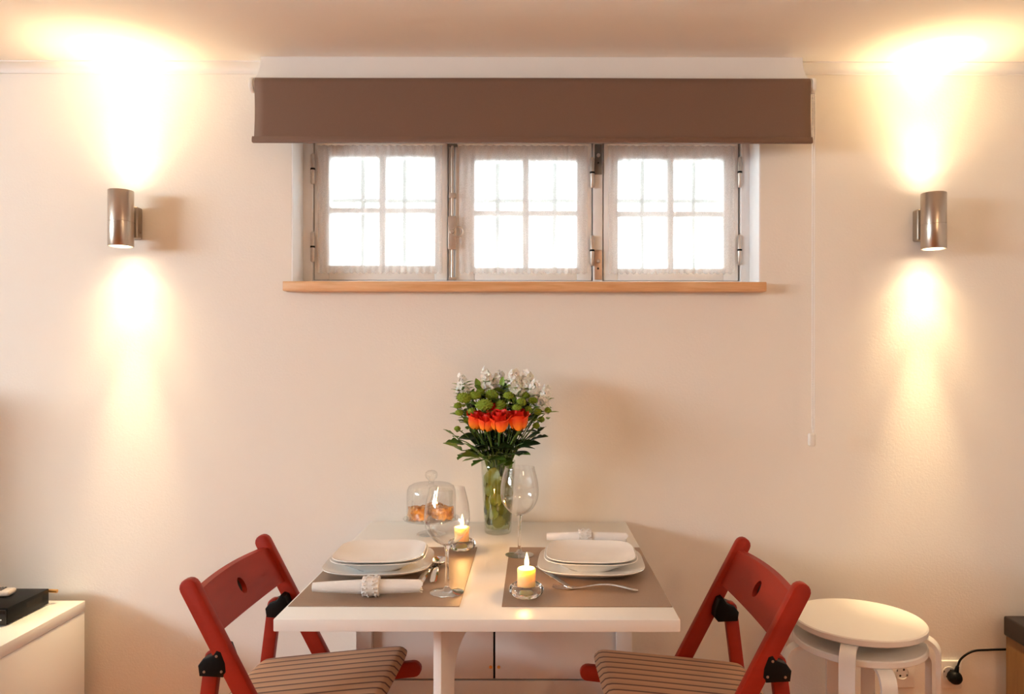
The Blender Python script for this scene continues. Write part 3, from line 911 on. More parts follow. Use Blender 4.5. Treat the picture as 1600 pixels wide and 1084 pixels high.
# television further along the cabinet
tv = thing('television', 'flat black television standing on the white cabinet at the left edge', 'television', (-2.32, 2.12, cz))
obj('bezel', bx(-0.39, 0.39, -0.02, 0.025, 0.10, 0.70, 0.006), 'black', tv)
obj('screen', bx(-0.375, 0.375, -0.0215, -0.0195, 0.118, 0.688), 'gloss_black', tv)
obj('stand', bx(-0.03, 0.03, -0.008, 0.012, 0.010, 0.105, 0.003), 'black', tv)
obj('stand_base', bx(-0.15, 0.15, -0.09, 0.09, 0, 0.0105, 0.003), 'gloss_black', tv)

# right-hand cabinet with dark top
rx = (1568 - VX) * 2.33 / FPX
rzt = EYE - (960 - VY) * 2.33 / FPX
rcab = thing('side_cabinet', 'brown cabinet with a dark top at the right edge', 'cabinet', (rx, 2.33, 0))
obj('cabinet_top', bx(0, 0.62, -0.55, 0, rzt - 0.060, rzt, 0.006, 3), 'darktop', rcab)
obj('cabinet_body', bx(0.006, 0.61, -0.53, -0.004, 0, rzt - 0.0605, 0.002), 'cabbody', rcab)
for a in (0.012, 0.312):
    dd = obj('door', bx(a, a + 0.292, -0.546, -0.5305, 0.03, rzt - 0.07, 0.001), 'cabbody', rcab)
    obj('knob', lathe([(0.006, 0), (0.006, 0.01), (0.012, 0.016), (0.0, 0.02)], 14), 'steel2', dd, (a + 0.25 if a < 0.2 else a + 0.04, -0.546, 0.3), (PI / 2, 0, 0))

# wall sockets and the plugged-in lead
def socket(px, py, label):
    p = P3(px, py, WALL)
    s = thing('wall_socket', label, 'socket', (p.x, WALL, p.z), 0, 'white wall sockets')
    bm = box((0, -0.0045, 0), (0.082, 0.009, 0.088), 0.0035, 3)
    obj('cover_plate', bm, 'whiteplastic', s)
    obj('socket_cup', lathe([(0.0215, 0.0), (0.0215, 0.0018), (0.0195, 0.002), (0.019, -0.0005), (0.0, -0.0005)], 32), 'whiteplastic', s, (0, -0.0092, 0.004), (PI / 2, 0, 0))
    for q in (-0.0095, 0.0095):
        obj('contact_hole', lathe([(0.0035, 0), (0.0, 0.0006)], 12), 'gap', s, (q * 0.6, -0.0094, 0.004 + q), (PI / 2, 0, 0))
    for q in (-0.0185, 0.0185):
        obj('earth_clip', box((q * 0.85, -0.0105, 0.004 - q * 0.4), (0.004, 0.003, 0.006), 0.0005, 1), 'darkmetal', s)
    return s
socket(1408, 1050, 'white wall socket behind the stool legs')
socket(1481, 1051, 'white wall socket with a black plug in it')
pp = P3(1486, 1052, WALL)
pc = thing('power_cord', 'black plug and lead running from the socket to the right cabinet', 'power cord', (pp.x, WALL - 0.012, pp.z))
obj('plug', lathe([(0.0185, 0.0), (0.0205, 0.004), (0.0205, 0.018), (0.017, 0.026), (0.009, 0.030), (0.0, 0.031)], 28), 'black', pc, (0, 0, 0), (PI / 2, 0, 0))
obj('strain_relief', tube([(0.002, -0.014, 0.012), (0.007, -0.015, 0.036)], [0.0085, 0.0048], 12), 'black', pc)
e = P3(1575, 1011, 2.352) - Vector((pp.x, WALL - 0.012, pp.z))
obj('lead', tube(spline([(0.006, -0.015, 0.033), (0.018, -0.016, 0.060), (0.052, -0.017, 0.083), (0.10, -0.019, 0.0885), (0.17, -0.022, e.z - 0.002), (0.23, -0.024, e.z - 0.004)], 8), 0.0034, 10), 'black', pc)

# ================================================================== ON THE TABLE
def sq(a, n=4.0, N_=64):
    out = []
    for i in range(N_):
        t = 2 * PI * (i + 0.5) / N_
        c, s = math.cos(t), math.sin(t)
        out.append((a * math.copysign(abs(c) ** (2 / n), c), a * math.copysign(abs(s) ** (2 / n), s)))
    return out

def plate_mesh(prof, n_rim=3.6, lift=0.0):
    bm = bm_new(); rings = []
    amax = max(a for a, z in prof)
    for a, z in prof:
        nn = 2.0 + (n_rim - 2.0) * min(1, max(0, (a / amax - 0.25) / 0.6))
        ring = []
        for x, y in sq(a, nn):
            ex = max(0, math.hypot(x, y) / a - 1)
            ring.append((x, y, z + lift * ex * (a / amax) ** 3))
        rings.append(ring)
    add_loft(bm, rings)
    return bm

BIG = [(0.002, 0.002), (0.068, 0.002), (0.070, 0.0), (0.074, 0.0), (0.077, 0.003), (0.100, 0.0085), (0.120, 0.0165), (0.1265, 0.0200), (0.1275, 0.0212), (0.1268, 0.0222), (0.119, 0.0190), (0.099, 0.0115), (0.078, 0.0068), (0.05, 0.006), (0.002, 0.006)]
DEEP = [(0.002, 0.001), (0.050, 0.001), (0.052, 0.0), (0.056, 0.0), (0.060, 0.004), (0.080, 0.0145), (0.098, 0.0250), (0.1105, 0.0298), (0.112, 0.0308), (0.111, 0.0320), (0.097, 0.0280), (0.078, 0.0175), (0.058, 0.0075), (0.002, 0.0055)]
FLAT = [(0.002, 0.002), (0.056, 0.002), (0.058, 0.0), (0.062, 0.0), (0.065, 0.003), (0.088, 0.0085), (0.1055, 0.0150), (0.1072, 0.0163), (0.1062, 0.0175), (0.088, 0.0115), (0.066, 0.0066), (0.002, 0.0055)]
meshes = {k: mesh_of('plate_' + k, plate_mesh(p, 3.8, l), 'porcelain') for k, p, l in (('big', BIG, 0.012), ('deep', DEEP, 0.008), ('flat', FLAT, 0.008))}
def whole(name, me, label, cat, loc, rz=0, group=None, mat=None, **k):
    o = obj(name, me, mat, None, loc, (0, 0, rz), **k)
    return tag(o, label, cat, group)

MT = 0.0016
for side, x, y, rz in (('left', -0.373, 1.833, R(3)), ('right', 0.137, 1.833, R(-3))):
    z = TZ + MT + 0.0002
    whole('dinner_plate', meshes['big'], 'large square white dinner plate at the bottom of the %s stack' % side, 'plate', (x, y, z), rz, 'large dinner plates')
    z += 0.0064
    whole('soup_plate', meshes['deep'], 'deep square white soup plate in the middle of the %s stack' % side, 'plate', (x, y + 0.006, z), rz, 'soup plates')
    z += 0.0198
    whole('side_plate', meshes['flat'], 'flat square white side plate on top of the %s stack' % side, 'plate', (x, y + 0.004, z), rz, 'side plates')

# placemats
def placemat(x0, x1, y0, y1, label):
    o = obj('placemat', box((0, 0, MT / 2), (x1 - x0, y1 - y0, MT), 0.0006, 1), 'mat', None, ((x0 + x1) / 2, (y0 + y1) / 2, TZ))
    return tag(o, label, 'placemat', 'taupe placemats')
placemat(-0.507, -0.1535, 1.557, 2.046, 'taupe woven placemat under the left place setting')
placemat(-0.0665, 0.2855, 1.557, 2.046, 'taupe woven placemat under the right place setting')

# napkins
def napkin(label, ring_label, loc, rz, length, rpos, r_l, r_m, r_r):
    root = thing('napkin', label, 'napkin', loc, rz, 'rolled napkins')
    NS, TURN = 64, 2.6
    rings = []
    for k in range(25):
        f = k / 24
        g = f / rpos if f < rpos else (1 - f) / (1 - rpos)
        rr = (r_l if f < rpos else r_r); rad = rr + (r_m - rr) * (g ** 0.8)
        x = (f - rpos) * length
        outer, inner = [], []
        for i in range(NS):
            t = i / (NS - 1)
            a = t * TURN * 2 * PI + 0.6
            q = rad * (0.28 + 0.72 * t)
            w = rad * 0.10
            jag = 0.004 * math.sin(3 * a) * (t if k == 24 else 0)
            outer.append((x + jag, q * math.cos(a), r_m + q * math.sin(a) * 0.95))
            inner.append((x + jag, (q - w) * math.cos(a), r_m + (q - w) * math.sin(a) * 0.95))
        rings.append(outer + list(reversed(inner)))
    bm = bm_new()
    vr = [[bm.verts.new(p) for p in r_] for r_ in rings]
    n = len(vr[0])
    for a, b in zip(vr[:-1], vr[1:]):
        for i in range(n):
            bm.faces.new((a[i], a[(i + 1) % n], b[(i + 1) % n], b[i]))
    for r_ in (vr[0], vr[-1]):
        for i in range(NS - 1):
            bm.faces.new((r_[i], r_[i + 1], r_[n - 2 - i], r_[n - 1 - i]))
    obj('cloth_roll', bm, 'linen', root, angle=50)
    # lace ring round it
    rt = thing('napkin_ring', ring_label, 'napkin ring', loc, rz, 'lace napkin rings')
    bm = bm_new(); rg = []
    W, NA = 0.034, 72
    prof = [(-W / 2, 0.0008), (-W / 2 + 0.001, 0.003), (-W / 4, 0.0022), (0, 0.0032), (W / 4, 0.0022), (W / 2 - 0.001, 0.003), (W / 2, 0.0008)]
    for (xx, dr_) in prof:
        ring = []
        for i in range(NA):
            a = 2 * PI * i / NA
            edge = abs(xx) / (W / 2)
            rad = r_m + dr_ + 0.0012 * math.sin(12 * a + xx * 300)
            ring.append((xx + math.copysign(0.0016 * edge ** 4 * math.sin(14 * a), xx), rad * math.cos(a), r_m + 0.0 + rad * math.sin(a)))
        rg.append(ring)
    inner = [[(xx, (r_m + 0.0003) * math.cos(2 * PI * i / NA), r_m + (r_m + 0.0003) * math.sin(2 * PI * i / NA)) for i in range(NA)] for xx in (W / 2 - 0.001, -W / 2 + 0.001)]
    add_loft(bm, rg + inner + [rg[0]], True, False, False)
    bmesh.ops.remove_doubles(bm, verts=bm.verts[:], dist=1e-7)
    obj('lace_band', bm, 'lace', rt, angle=60)
    bm = bm_new()
    for i in range(16):
        a = 2 * PI * i / 16
        for xx in (-0.008, 0.008):
            bmesh.ops.create_icosphere(bm, subdivisions=1, radius=0.0024, matrix=Matrix.Translation((xx + 0.003 * math.sin(7 * i), (r_m + 0.0034) * math.cos(a), r_m + (r_m + 0.0034) * math.sin(a))))
    obj('bead_trim', bm, 'lace', rt, kind='stuff')
    return root
zt2 = TZ + MT + 0.0040
lp = P3(580, 930, 1.618)
napkin('white rolled napkin in front of the left plate stack', 'white lace napkin ring on the front left napkin', (lp.x, 1.622, zt2), R(2.5), 0.232, 0.535, 0.0105, 0.0178, 0.0150)
napkin('white rolled napkin behind the right plate stack', 'white lace napkin ring on the back right napkin', (0.140, 2.085, TZ + 0.0042), R(-2), 0.220, 0.48, 0.0110, 0.0170, 0.0140)

# cutlery
def utensil_path(L_, arch=0.012):
    return [(0.0, 0.002), (0.25 * L_, 0.006), (0.5 * L_, arch), (0.66 * L_, 0.006), (0.72 * L_, 0.0035)]
def make_handle(bm, L_, wend=0.011, wneck=0.0035):
    rings = []
    for k in range(17):
        f = k / 16
        x = f * 0.70 * L_
        z = 0.0028 + 0.010 * math.sin(PI * f) ** 1.3
        w = (wend if f < 0.3 else wend + (wneck - wend) * ((f - 0.3) / 0.7) ** 0.8) * (1 if f > 0.08 else 0.55 + 0.45 * math.sqrt(f / 0.08)) * 0.9
        t = 0.0014
        rings.append([(x, w * math.cos(a), z + t * math.sin(a)) for a in [2 * PI * i / 10 for i in range(10)]])
    add_loft(bm, rings)
    return bm
def spoon(label, loc, rz, L_=0.19):
    root = thing('spoon', label, 'spoon', loc, rz, 'steel cutlery')
    obj('handle', make_handle(bm_new(), L_, 0.0095, 0.003), 'cutlery', root)
    bm = bm_new(); rings = []
    n = 24
    for sgn, t in ((1, 0.0), (-1, 0.0009)):
        for f in ((0.02, 0.25, 0.5, 0.75, 0.92, 1.0) if sgn > 0 else (1.0, 0.75, 0.4, 0.02)):
            ring = []
            for i in range(n):
                a = 2 * PI * i / n
                x = 0.68 * L_ + 0.031 + 0.033 * f * math.cos(a)
                y = 0.0205 * f * math.sin(a) * (1 - 0.14 * math.cos(a))
                ring.append((x, y, 0.0012 + 0.009 * f ** 2 + (0.0009 if sgn > 0 else 0)))
            rings.append(ring)
    add_loft(bm, rings)
    obj('bowl', bm, 'cutlery', root)
    return root
def fork(label, loc, rz, L_=0.19):
    root = thing('fork', label, 'fork', loc, rz, 'steel cutlery')
    obj('handle', make_handle(bm_new(), L_, 0.0095, 0.003), 'cutlery', root)
    x0 = 0.69 * L_
    out = [(x0, 0.003), (x0 + 0.010, 0.009), (x0 + 0.020, 0.0125), (x0 + 0.022, 0.0125), (x0 + 0.022, -0.0125), (x0 + 0.020, -0.0125), (x0 + 0.010, -0.009), (x0, -0.003)]
    obj('root', extrude_poly(out, 2, 0.0018, 0.0036, 0.0004, 1), 'cutlery', root)
    for k in range(4):
        y = -0.0108 + 0.0072 * k
        obj('tine', tube([(x0 + 0.020, y, 0.0027), (x0 + 0.035, y, 0.0018), (x0 + 0.050, y, 0.0026), (x0 + 0.058, y * 0.95, 0.0050)], [0.0017, 0.0015, 0.0012, 0.0006], 8), 'cutlery', root)
    return root
mz = TZ + MT + 0.0003
spoon('steel spoon lying beside the left plate stack', (-0.229, 1.712, mz), R(92), 0.195)
fork('steel fork tucked under the right side of the left plates', (-0.258, 1.700, mz), R(84), 0.185)
fork('steel fork on the right placemat with its handle toward the chair', (0.228, 1.656, mz), PI - R(8), 0.19)
kn = thing('knife', 'steel knife sticking out from under the right plates beside the candle', 'knife', (0.082, 1.668, mz), R(112), 'steel cutlery')
obj('handle', extrude_poly(capsule_poly((0.006, 0), (0.095, 0), 0.012, True, False), 2, 0.0004, 0.0050, 0.0015), 'cutlery', kn)
obj('blade', extrude_poly([(0.095, -0.005), (0.15, -0.009), (0.185, -0.008), (0.20, 0.002), (0.195, 0.006), (0.095, 0.006)], 2, 0.0008, 0.0026, 0.0004, 1), 'cutlery', kn)

# wine glasses
def goblet(label, x, y):
    root = thing('wine_glass', label, 'wine glass', (x, y, TZ + (MT if True else 0) + 0.0001), 0, 'clear wine glasses')
    H = 0.229
    foot = [(0.0005, 0.0008), (0.034, 0.0), (0.0370, 0.0006), (0.0372, 0.0014), (0.034, 0.0024), (0.020, 0.0042), (0.009, 0.0075), (0.0052, 0.0130), (0.0005, 0.0130)]
    obj('foot', lathe(foot, 48), 'footglass', root)
    stem = [(0.0005, 0.0132), (0.0051, 0.0132), (0.0040, 0.030), (0.0037, 0.060), (0.0040, 0.088), (0.0056, 0.098), (0.0085, 0.1040), (0.0005, 0.1040)]
    obj('stem', lathe(stem, 24), 'glass', root)
    op = [(0.0006, 0.1042), (0.0090, 0.1046), (0.022, 0.1105), (0.034, 0.1210), (0.043, 0.1345), (0.0482, 0.150), (0.0496, 0.165), (0.0480, 0.185), (0.0440, 0.206), (0.0390, 0.225), (0.0384, H)]
    op = [(v.x, v.y) for v in spline([(a, b, 0) for a, b in op], 4)]
    ip = [(max(0.0006, r_ - 0.0011), z + (0.0016 if r_ < 0.03 else 0.0002)) for r_, z in reversed(op)]
    obj('bowl', lathe(op, 64), 'glassbowl', root, angle=60)
    return root
goblet('wine glass standing in front beside the left plate stack', -0.190, 1.648)
goblet('wine glass standing further back in front of the vase', -0.038, 1.963)

# candles
def candle(label, hlabel, x, y):
    h = thing('candle_holder', hlabel, 'candle holder', (x, y, TZ + MT + 0.0001), 0, 'round glass candle holders')
    prof = [(0.0005, 0.0), (0.020, 0.0), (0.026, 0.001), (0.0325, 0.006), (0.0358, 0.014), (0.0350, 0.021), (0.0312, 0.0262), (0.0262, 0.0262), (0.0225, 0.021), (0.0212, 0.014), (0.0205, 0.0105), (0.0005, 0.0100)]
    prof = prof[:2] + [(v.x, v.y) for v in spline([(a, b, 0) for a, b in prof[2:9]], 4)] + prof[9:]
    bm = lathe(prof, 64)
    for v in bm.verts:                                   # softly scalloped outside
        r_ = math.hypot(v.co.x, v.co.y)
        if r_ > 0.027:
            a = math.atan2(v.co.y, v.co.x); k = 1 + 0.030 * math.cos(8 * a) * min(1, (r_ - 0.027) / 0.006)
            v.co.x *= k; v.co.y *= k
    obj('glass_dish', bm, 'glass', h, angle=60)
    c = thing('candle', label, 'candle', (x, y, TZ + MT + 0.0104), 0, 'lit yellow candles')
    ch = 0.0510
    obj('wax', lathe([(0.0005, 0), (0.0185, 0), (0.0193, 0.001), (0.0196, ch - 0.004), (0.0188, ch - 0.001), (0.0172, ch), (0.0155, ch - 0.0008), (0.010, ch - 0.0026), (0.0005, ch - 0.0032)], 40), 'wax', c)
    obj('wick', tube([(0, 0, ch - 0.004), (0.0004, 0, ch + 0.003), (0.0012, 0, ch + 0.0065)], 0.0007, 8), 'black', c)
    fl = [(0.0, 0.0), (0.0022, 0.0012), (0.0042, 0.0055), (0.0049, 0.0105), (0.0042, 0.0170), (0.0026, 0.0240), (0.0010, 0.0300), (0.0, 0.0330)]
    fl = [(max(0, v.x), v.y) for v in spline([(a, b, 0) for a, b in fl], 3)]
    fl[0] = (0.0, fl[0][1]); fl[-1] = (0.0, fl[-1][1])
    obj('flame', lathe(fl, 20), 'flame', c, (0.0008, 0, ch + 0.0005), angle=180)
    l = bpy.data.lights.new('candle_light', 'POINT'); l.energy = CANDLE_W; l.color = (1.0, 0.50, 0.16); l.shadow_soft_size = 0.006
    lo = bpy.data.objects.new('candle_light', l); COL.objects.link(lo); lo.parent = c; lo.location = (0, 0, ch + 0.014)
candle('lit yellow candle on the front edge of the right placemat', 'round clear glass candle dish on the right placemat', -0.0165, 1.622)
candle('lit yellow candle behind the left wine glass', 'round clear glass candle dish on the far corner of the left placemat', -0.193, 2.018)

# ---------------------------------------------------------------- cake stand with cover and pastries
CKX, CKY = -0.300, 2.205
cs = thing('cake_stand', 'small footed glass cake stand near the wall, holding pastries', 'cake stand', (CKX, CKY, TZ))
obj('foot', lathe([(0.0005, 0.001), (0.040, 0), (0.042, 0.001), (0.040, 0.003), (0.020, 0.007), (0.010, 0.012), (0.0005, 0.012)], 48), 'glassbowl', cs)
obj('stem', lathe([(0.0005, 0.0122), (0.0098, 0.0122), (0.0075, 0.022), (0.0085, 0.034), (0.016, 0.0398), (0.0005, 0.0398)], 32), 'glassbowl', cs)
obj('plate', lathe([(0.0005, 0.040), (0.020, 0.040), (0.070, 0.0425), (0.080, 0.0450), (0.082, 0.0470), (0.080, 0.0490), (0.072, 0.0470), (0.0005, 0.0455)], 64), 'glassbowl', cs)
cd = thing('cake_cover', 'clear glass dome with a round knob covering the pastries', 'cake cover', (CKX, CKY, TZ + 0.0475))
dp = [(0.0705, 0.0), (0.0712, 0.002), (0.0712, 0.070), (0.0700, 0.082), (0.065, 0.0925), (0.054, 0.0985), (0.030, 0.1015), (0.0, 0.1022)]
ipd = [(max(0, a - 0.0022), b - (0.0022 if b > 0.08 else 0)) for a, b in reversed(dp)]
obj('dome', lathe(dp, 64), 'glassbowl', cd, angle=60)
kp = [(0.0085, 0.1024), (0.0065, 0.107), (0.0090, 0.1105), (0.0160, 0.117), (0.0182, 0.1245), (0.0165, 0.132), (0.0100, 0.1375), (0.0, 0.1392)]
obj('knob', lathe(kp, 32), 'glassbowl', cd, angle=60)
def pastry(label, loc, rz, s, seed):
    rnd = random.Random(seed)
    bm = bm_new()
    bmesh.ops.create_cube(bm, size=1.0)
    bmesh.ops.subdivide_edges(bm, edges=bm.edges[:], cuts=7, use_grid_fill=True)
    for v in bm.verts:
        p = v.co
        m = max(abs(p.x), abs(p.y), abs(p.z)); q = p.normalized() * 0.56
        p = p * 0.62 + q * 0.38
        n = mnoise.noise(p * 5 + Vector((seed, 0, 0))) * 0.24 + mnoise.noise(p * 12 + Vector((0, seed, 0))) * 0.12
        fold = 0.10 * math.sin(p.x * 16 + p.y * 6)
        p = p * (1 + n + (fold if p.z > 0 else 0))
        v.co = Vector((p.x * s[0], p.y * s[1], max(0, (p.z + 0.5)) * s[2]))
    o = obj('pastry', bm, 'pastry', None, loc, (0, 0, rz), angle=60)
    return tag(o, label, 'pastry', 'pastries under the glass cover')
pz0 = TZ + 0.0472
pastry('golden square pastry at the left under the glass cover', (CKX - 0.036, CKY - 0.022, pz0), R(20), (0.050, 0.044, 0.036), 3)
pastry('golden folded pastry at the right under the glass cover', (CKX + 0.036, CKY - 0.016, pz0), R(-25), (0.052, 0.046, 0.036), 8)
pastry('golden pastry at the back under the glass cover', (CKX + 0.004, CKY + 0.036, pz0), R(70), (0.046, 0.046, 0.034), 15)

# ================================================================== VASE AND FLOWERS
VXX, VYY = (778.5 - VX) * 2.225 / FPX, 2.225
vz = TZ + 0.0002
va = thing('glass_vase', 'tall clear glass vase of water and stems, holding the bouquet', 'vase', (VXX, VYY, vz))
VH = 0.212
vr0, vr1 = 0.0385, 0.0510
rv = lambda z: vr0 + (vr1 - vr0) * (z / VH)
obj('vessel', lathe([(0.0005, 0.0), (vr0 - 0.003, 0), (vr0, 0.003)] + [(rv(VH * k / 8), VH * k / 8) for k in range(1, 9)] + [(vr1 - 0.0012, VH + 0.0008), (vr1 - 0.0024, VH)] +
                    [(rv(VH * k / 8) - 0.0024, VH * k / 8) for k in range(7, 0, -1)] + [(vr0 - 0.0035, 0.015), (0.0005, 0.0135)], 64), 'vaseglass', va, angle=60)
wzt = 0.165
obj('water', lathe([(0.0005, 0.0140), (vr0 - 0.004, 0.0155)] + [(rv(wzt * k / 6) - 0.0028, wzt * k / 6) for k in range(1, 7)] + [(0.0005, wzt)], 48), 'water', va)

def leaf_mesh(name, mat, L_=1.0, W=0.36, curl=0.25, fold=0.25, lobes=0, tip=1.0):
    "leaf along +x, unit length; lobed outline if lobes > 0"
    bm = bm_new()
    n, m = (22 if lobes else 12), 4
    grid = []
    for i in range(n + 1):
        t = i / n
        w = W * (math.sin(PI * t ** 0.8) ** (0.8 * tip))
        if lobes:
            w *= 0.62 + 0.38 * abs(math.sin(PI * lobes * t))
        w = max(w, 0.006)
        row = []
        for j in range(-m, m + 1):
            s = j / m
            x = t * L_ + (0.10 * abs(s) if lobes else 0) * w * 2
            y = s * w
            z = fold * abs(y) - curl * t * t + 0.02 * math.sin(7 * t + 2 * s)
            row.append(bm.verts.new((x, y, z)))
        grid.append(row)
    for i in range(n):
        for j in range(2 * m):
            bm.faces.new((grid[i][j], grid[i + 1][j], grid[i + 1][j + 1], grid[i][j + 1]))
    return mesh_of(name, bm, mat, angle=180)

LEAF = {'plain': leaf_mesh('leaf_blade', 'leaf', W=0.26), 'dark': leaf_mesh('leaf_blade_dark', 'leafdark', W=0.34), 'lobed': leaf_mesh('leaf_blade_lobed', 'leafdark', W=0.34, lobes=3, curl=0.15),
        'lobed2': leaf_mesh('leaf_blade_lobed_light', 'leaf', W=0.34, lobes=3, curl=0.15), 'round': leaf_mesh('leaf_blade_round', 'leaflight', W=0.46, curl=0.05, fold=0.12, tip=0.7), 'small': leaf_mesh('leaf_blade_small', 'leaffresh', W=0.30, curl=0.3)}

def aim(direction, roll=0.0):
    x = Vector(direction).normalized()
    up = Vector((0, 0, 1))
    if abs(x.dot(up)) > 0.97: up = Vector((0, -1, 0))
    y = up.cross(x).normalized(); z = x.cross(y)
    m = Matrix((x, y, z)).transposed()
    return (m @ Matrix.Rotation(roll, 3, 'X')).to_euler()

def add_leaf(kind, parent, p, direction, size, roll=0.0):
    o = obj('leaf', LEAF[kind], None, parent, p, aim(direction, roll))
    o.scale = (size,) * 3
    return o

BASE = Vector((VXX, VYY, vz))
def neck(head, f=0.80):
    "where a stem passes the rim: towards the side of its head"
    d = Vector((head.x - BASE.x, head.y - BASE.y, 0))
    k = min(1.0, d.length / 0.13)
    n = d.normalized() if d.length > 1e-6 else Vector((1, 0, 0))
    return BASE + n * 0.042 * k + Vector((0, 0, VH))
def foot_of(head, rnd):
    d = Vector((head.x - BASE.x, head.y - BASE.y, 0)); n = d.normalized() if d.length > 1e-6 else Vector((1, 0, 0))
    return BASE - n * rnd.uniform(0.008, 0.026) + Vector((rnd.uniform(-.008, .008), rnd.uniform(-.008, .008), 0.022))
def stem_bm(head, rnd, r_=0.0022, dirn=None):
    "stem from the vase bottom to the head, in coordinates relative to the head"
    nk = neck(head); ft = foot_of(head, rnd)
    pts = spline([ft, nk, nk.lerp(head, 0.55) + Vector((0, 0, 0.012)), head], 5)
    return tube([p - head for p in pts], r_, 7)

rnd = random.Random(11)
# ---- roses
def petal_mesh(name, span, prof, c0, c1, wave):
    bm = bm_new(); cl = bm.loops.layers.float_color.new('Col')
    nu, nv = 8, 8; g = []
    for a in range(nu + 1):
        u = 2 * a / nu - 1; col = []
        for b in range(nv + 1):
            v = b / nv
            k = v * (len(prof) - 1); i = min(int(k), len(prof) - 2); f = k - i
            r_ = prof[i][0] + (prof[i + 1][0] - prof[i][0]) * f
            z = prof[i][1] + (prof[i + 1][1] - prof[i][1]) * f
            wd = span * (0.35 + 0.65 * math.sin(PI / 2 * min(1, v * 1.5)))
            z -= 0.006 * v * u ** 4 - 0.0015 * math.sin(u * 5 + wave) * v
            r_ += 0.0018 * v * v * math.sin(u * 4 + wave)
            col.append((bm.verts.new((r_ * math.cos(u * wd), r_ * math.sin(u * wd), z)), v))
        g.append(col)
    for a in range(nu):
        for b in range(nv):
            q = (g[a][b], g[a + 1][b], g[a + 1][b + 1], g[a][b + 1])
            fc = bm.faces.new([t[0] for t in q])
            for lp_, t in zip(fc.loops, q):
                f = min(1, max(0, (t[1] - 0.12) / 0.55)); f = f * f * (3 - 2 * f)
                lp_[cl] = tuple(c0[i] + (c1[i] - c0[i]) * f for i in range(3)) + (1,)
    return mesh_of(name, bm, 'petal', angle=180)
YEL, RED = lin(252, 158, 30), lin(222, 30, 12)
RED2 = lin(236, 66, 18)
PET = [petal_mesh('petal_inner', 1.5, [(0.003, 0.010), (0.009, 0.026), (0.009, 0.044), (0.007, 0.053)], YEL, RED, 0.0),
       petal_mesh('petal_middle', 1.15, [(0.003, 0.004), (0.016, 0.014), (0.0185, 0.032), (0.0165, 0.046), (0.019, 0.051)], YEL, RED, 1.0),
       petal_mesh('petal_outer', 0.72, [(0.003, 0.0), (0.018, 0.007), (0.0245, 0.022), (0.0250, 0.036), (0.0285, 0.0445), (0.0335, 0.0455)], YEL, RED2, 2.0)]
def rose(px, py, d, tilt, turn, label, scale=1.0):
    head = P3(px, py, d) - Vector((0, 0, 0.022))
    root = thing('rose', label, 'rose', head, 0, 'orange-red roses')
    obj('stem', stem_bm(head, rnd, 0.0026), 'stem', root)
    rot = Matrix.Rotation(turn, 3, 'Z') @ Matrix.Rotation(tilt, 3, 'X')
    for layer, (cnt, off) in enumerate(((3, 0.2), (5, 0.7), (5, 0.0))):
        for k in range(cnt):
            a = off + 2 * PI * k / cnt + rnd.uniform(-.12, .12)
            o = obj('petal', PET[layer], None, root)
            o.rotation_euler = (rot @ Matrix.Rotation(a, 3, 'Z') @ Matrix.Rotation(rnd.uniform(-.04, .16) if layer else 0.0, 3, 'Y')).to_euler()
            o.scale = (scale, scale, scale * 1.12)
    obj('calyx', lathe([(0.0024, -0.008), (0.0065, -0.004), (0.0075, 0.003), (0.004, 0.006)], 14), 'stem', root, (0, 0, 0), rot.to_euler())
    for k in range(2):
        a = rnd.uniform(0, 2 * PI)
        add_leaf('dark', root, (0, 0.004, -0.05 - 0.02 * k), (math.cos(a), math.sin(a), 0.2), 0.045)
rose(742, 659, 2.165, R(16), R(25), 'orange-yellow rose at the left end of the row', 0.92)
rose(760, 662, 2.150, R(18), R(8), 'red-orange rose second from the left in the row', 0.92)
rose(773, 649, 2.190, R(14), R(-5), 'red rose set back above the middle of the row', 1.0)
rose(781, 662, 2.140, R(20), R(-6), 'large orange-red rose in the middle front of the bouquet', 1.06)
rose(811, 661, 2.150, R(14), R(-22), 'orange rose at the right end of the row', 1.06)

# ---- green button chrysanthemums
def button_mesh():
    bm = bm_new()
    bmesh.ops.create_icosphere(bm, subdivisions=4, radius=1.0)
    pts = []
    NF = 70
    for i in range(NF):
        z = 1 - 2 * (i + .5) / NF; r_ = math.sqrt(1 - z * z); a = i * 2.39996
        pts.append(Vector((r_ * math.cos(a), r_ * math.sin(a), z)))
    for v in bm.verts:
        n = v.co.normalized()
        dd = min((n - q).length for q in pts)
        v.co = n * (0.80 + 0.42 * (1 - min(1, dd / 0.20)))
        v.co.z *= 0.80 if v.co.z > 0 else 0.55
    return mesh_of('button_head', bm, 'greenhead', angle=70)
BUT = button_mesh()
def button(px, py, d, r_, label, tilt=0.5, turn=0.0, wide=1.0):
    head = P3(px, py, d)
    root = thing('chrysanthemum', 'green button chrysanthemum ' + label, 'chrysanthemum', head, 0, 'green button chrysanthemums')
    obj('stem', stem_bm(head, rnd, 0.0014), 'stem', root)
    o = obj('flower_head', BUT, None, root)
    o.rotation_euler = (Matrix.Rotation(turn, 3, 'Z') @ Matrix.Rotation(tilt, 3, 'X')).to_euler()
    r_ *= 1.02
    o.scale = (r_ * (1 + (wide - 1) * 0.6), r_, r_)
    for k in range(2):
        a = rnd.uniform(0, 2 * PI)
        add_leaf('small', root, (0, 0, -0.010 - 0.016 * k), (math.cos(a), math.sin(a), 0.5), rnd.uniform(0.020, 0.034))
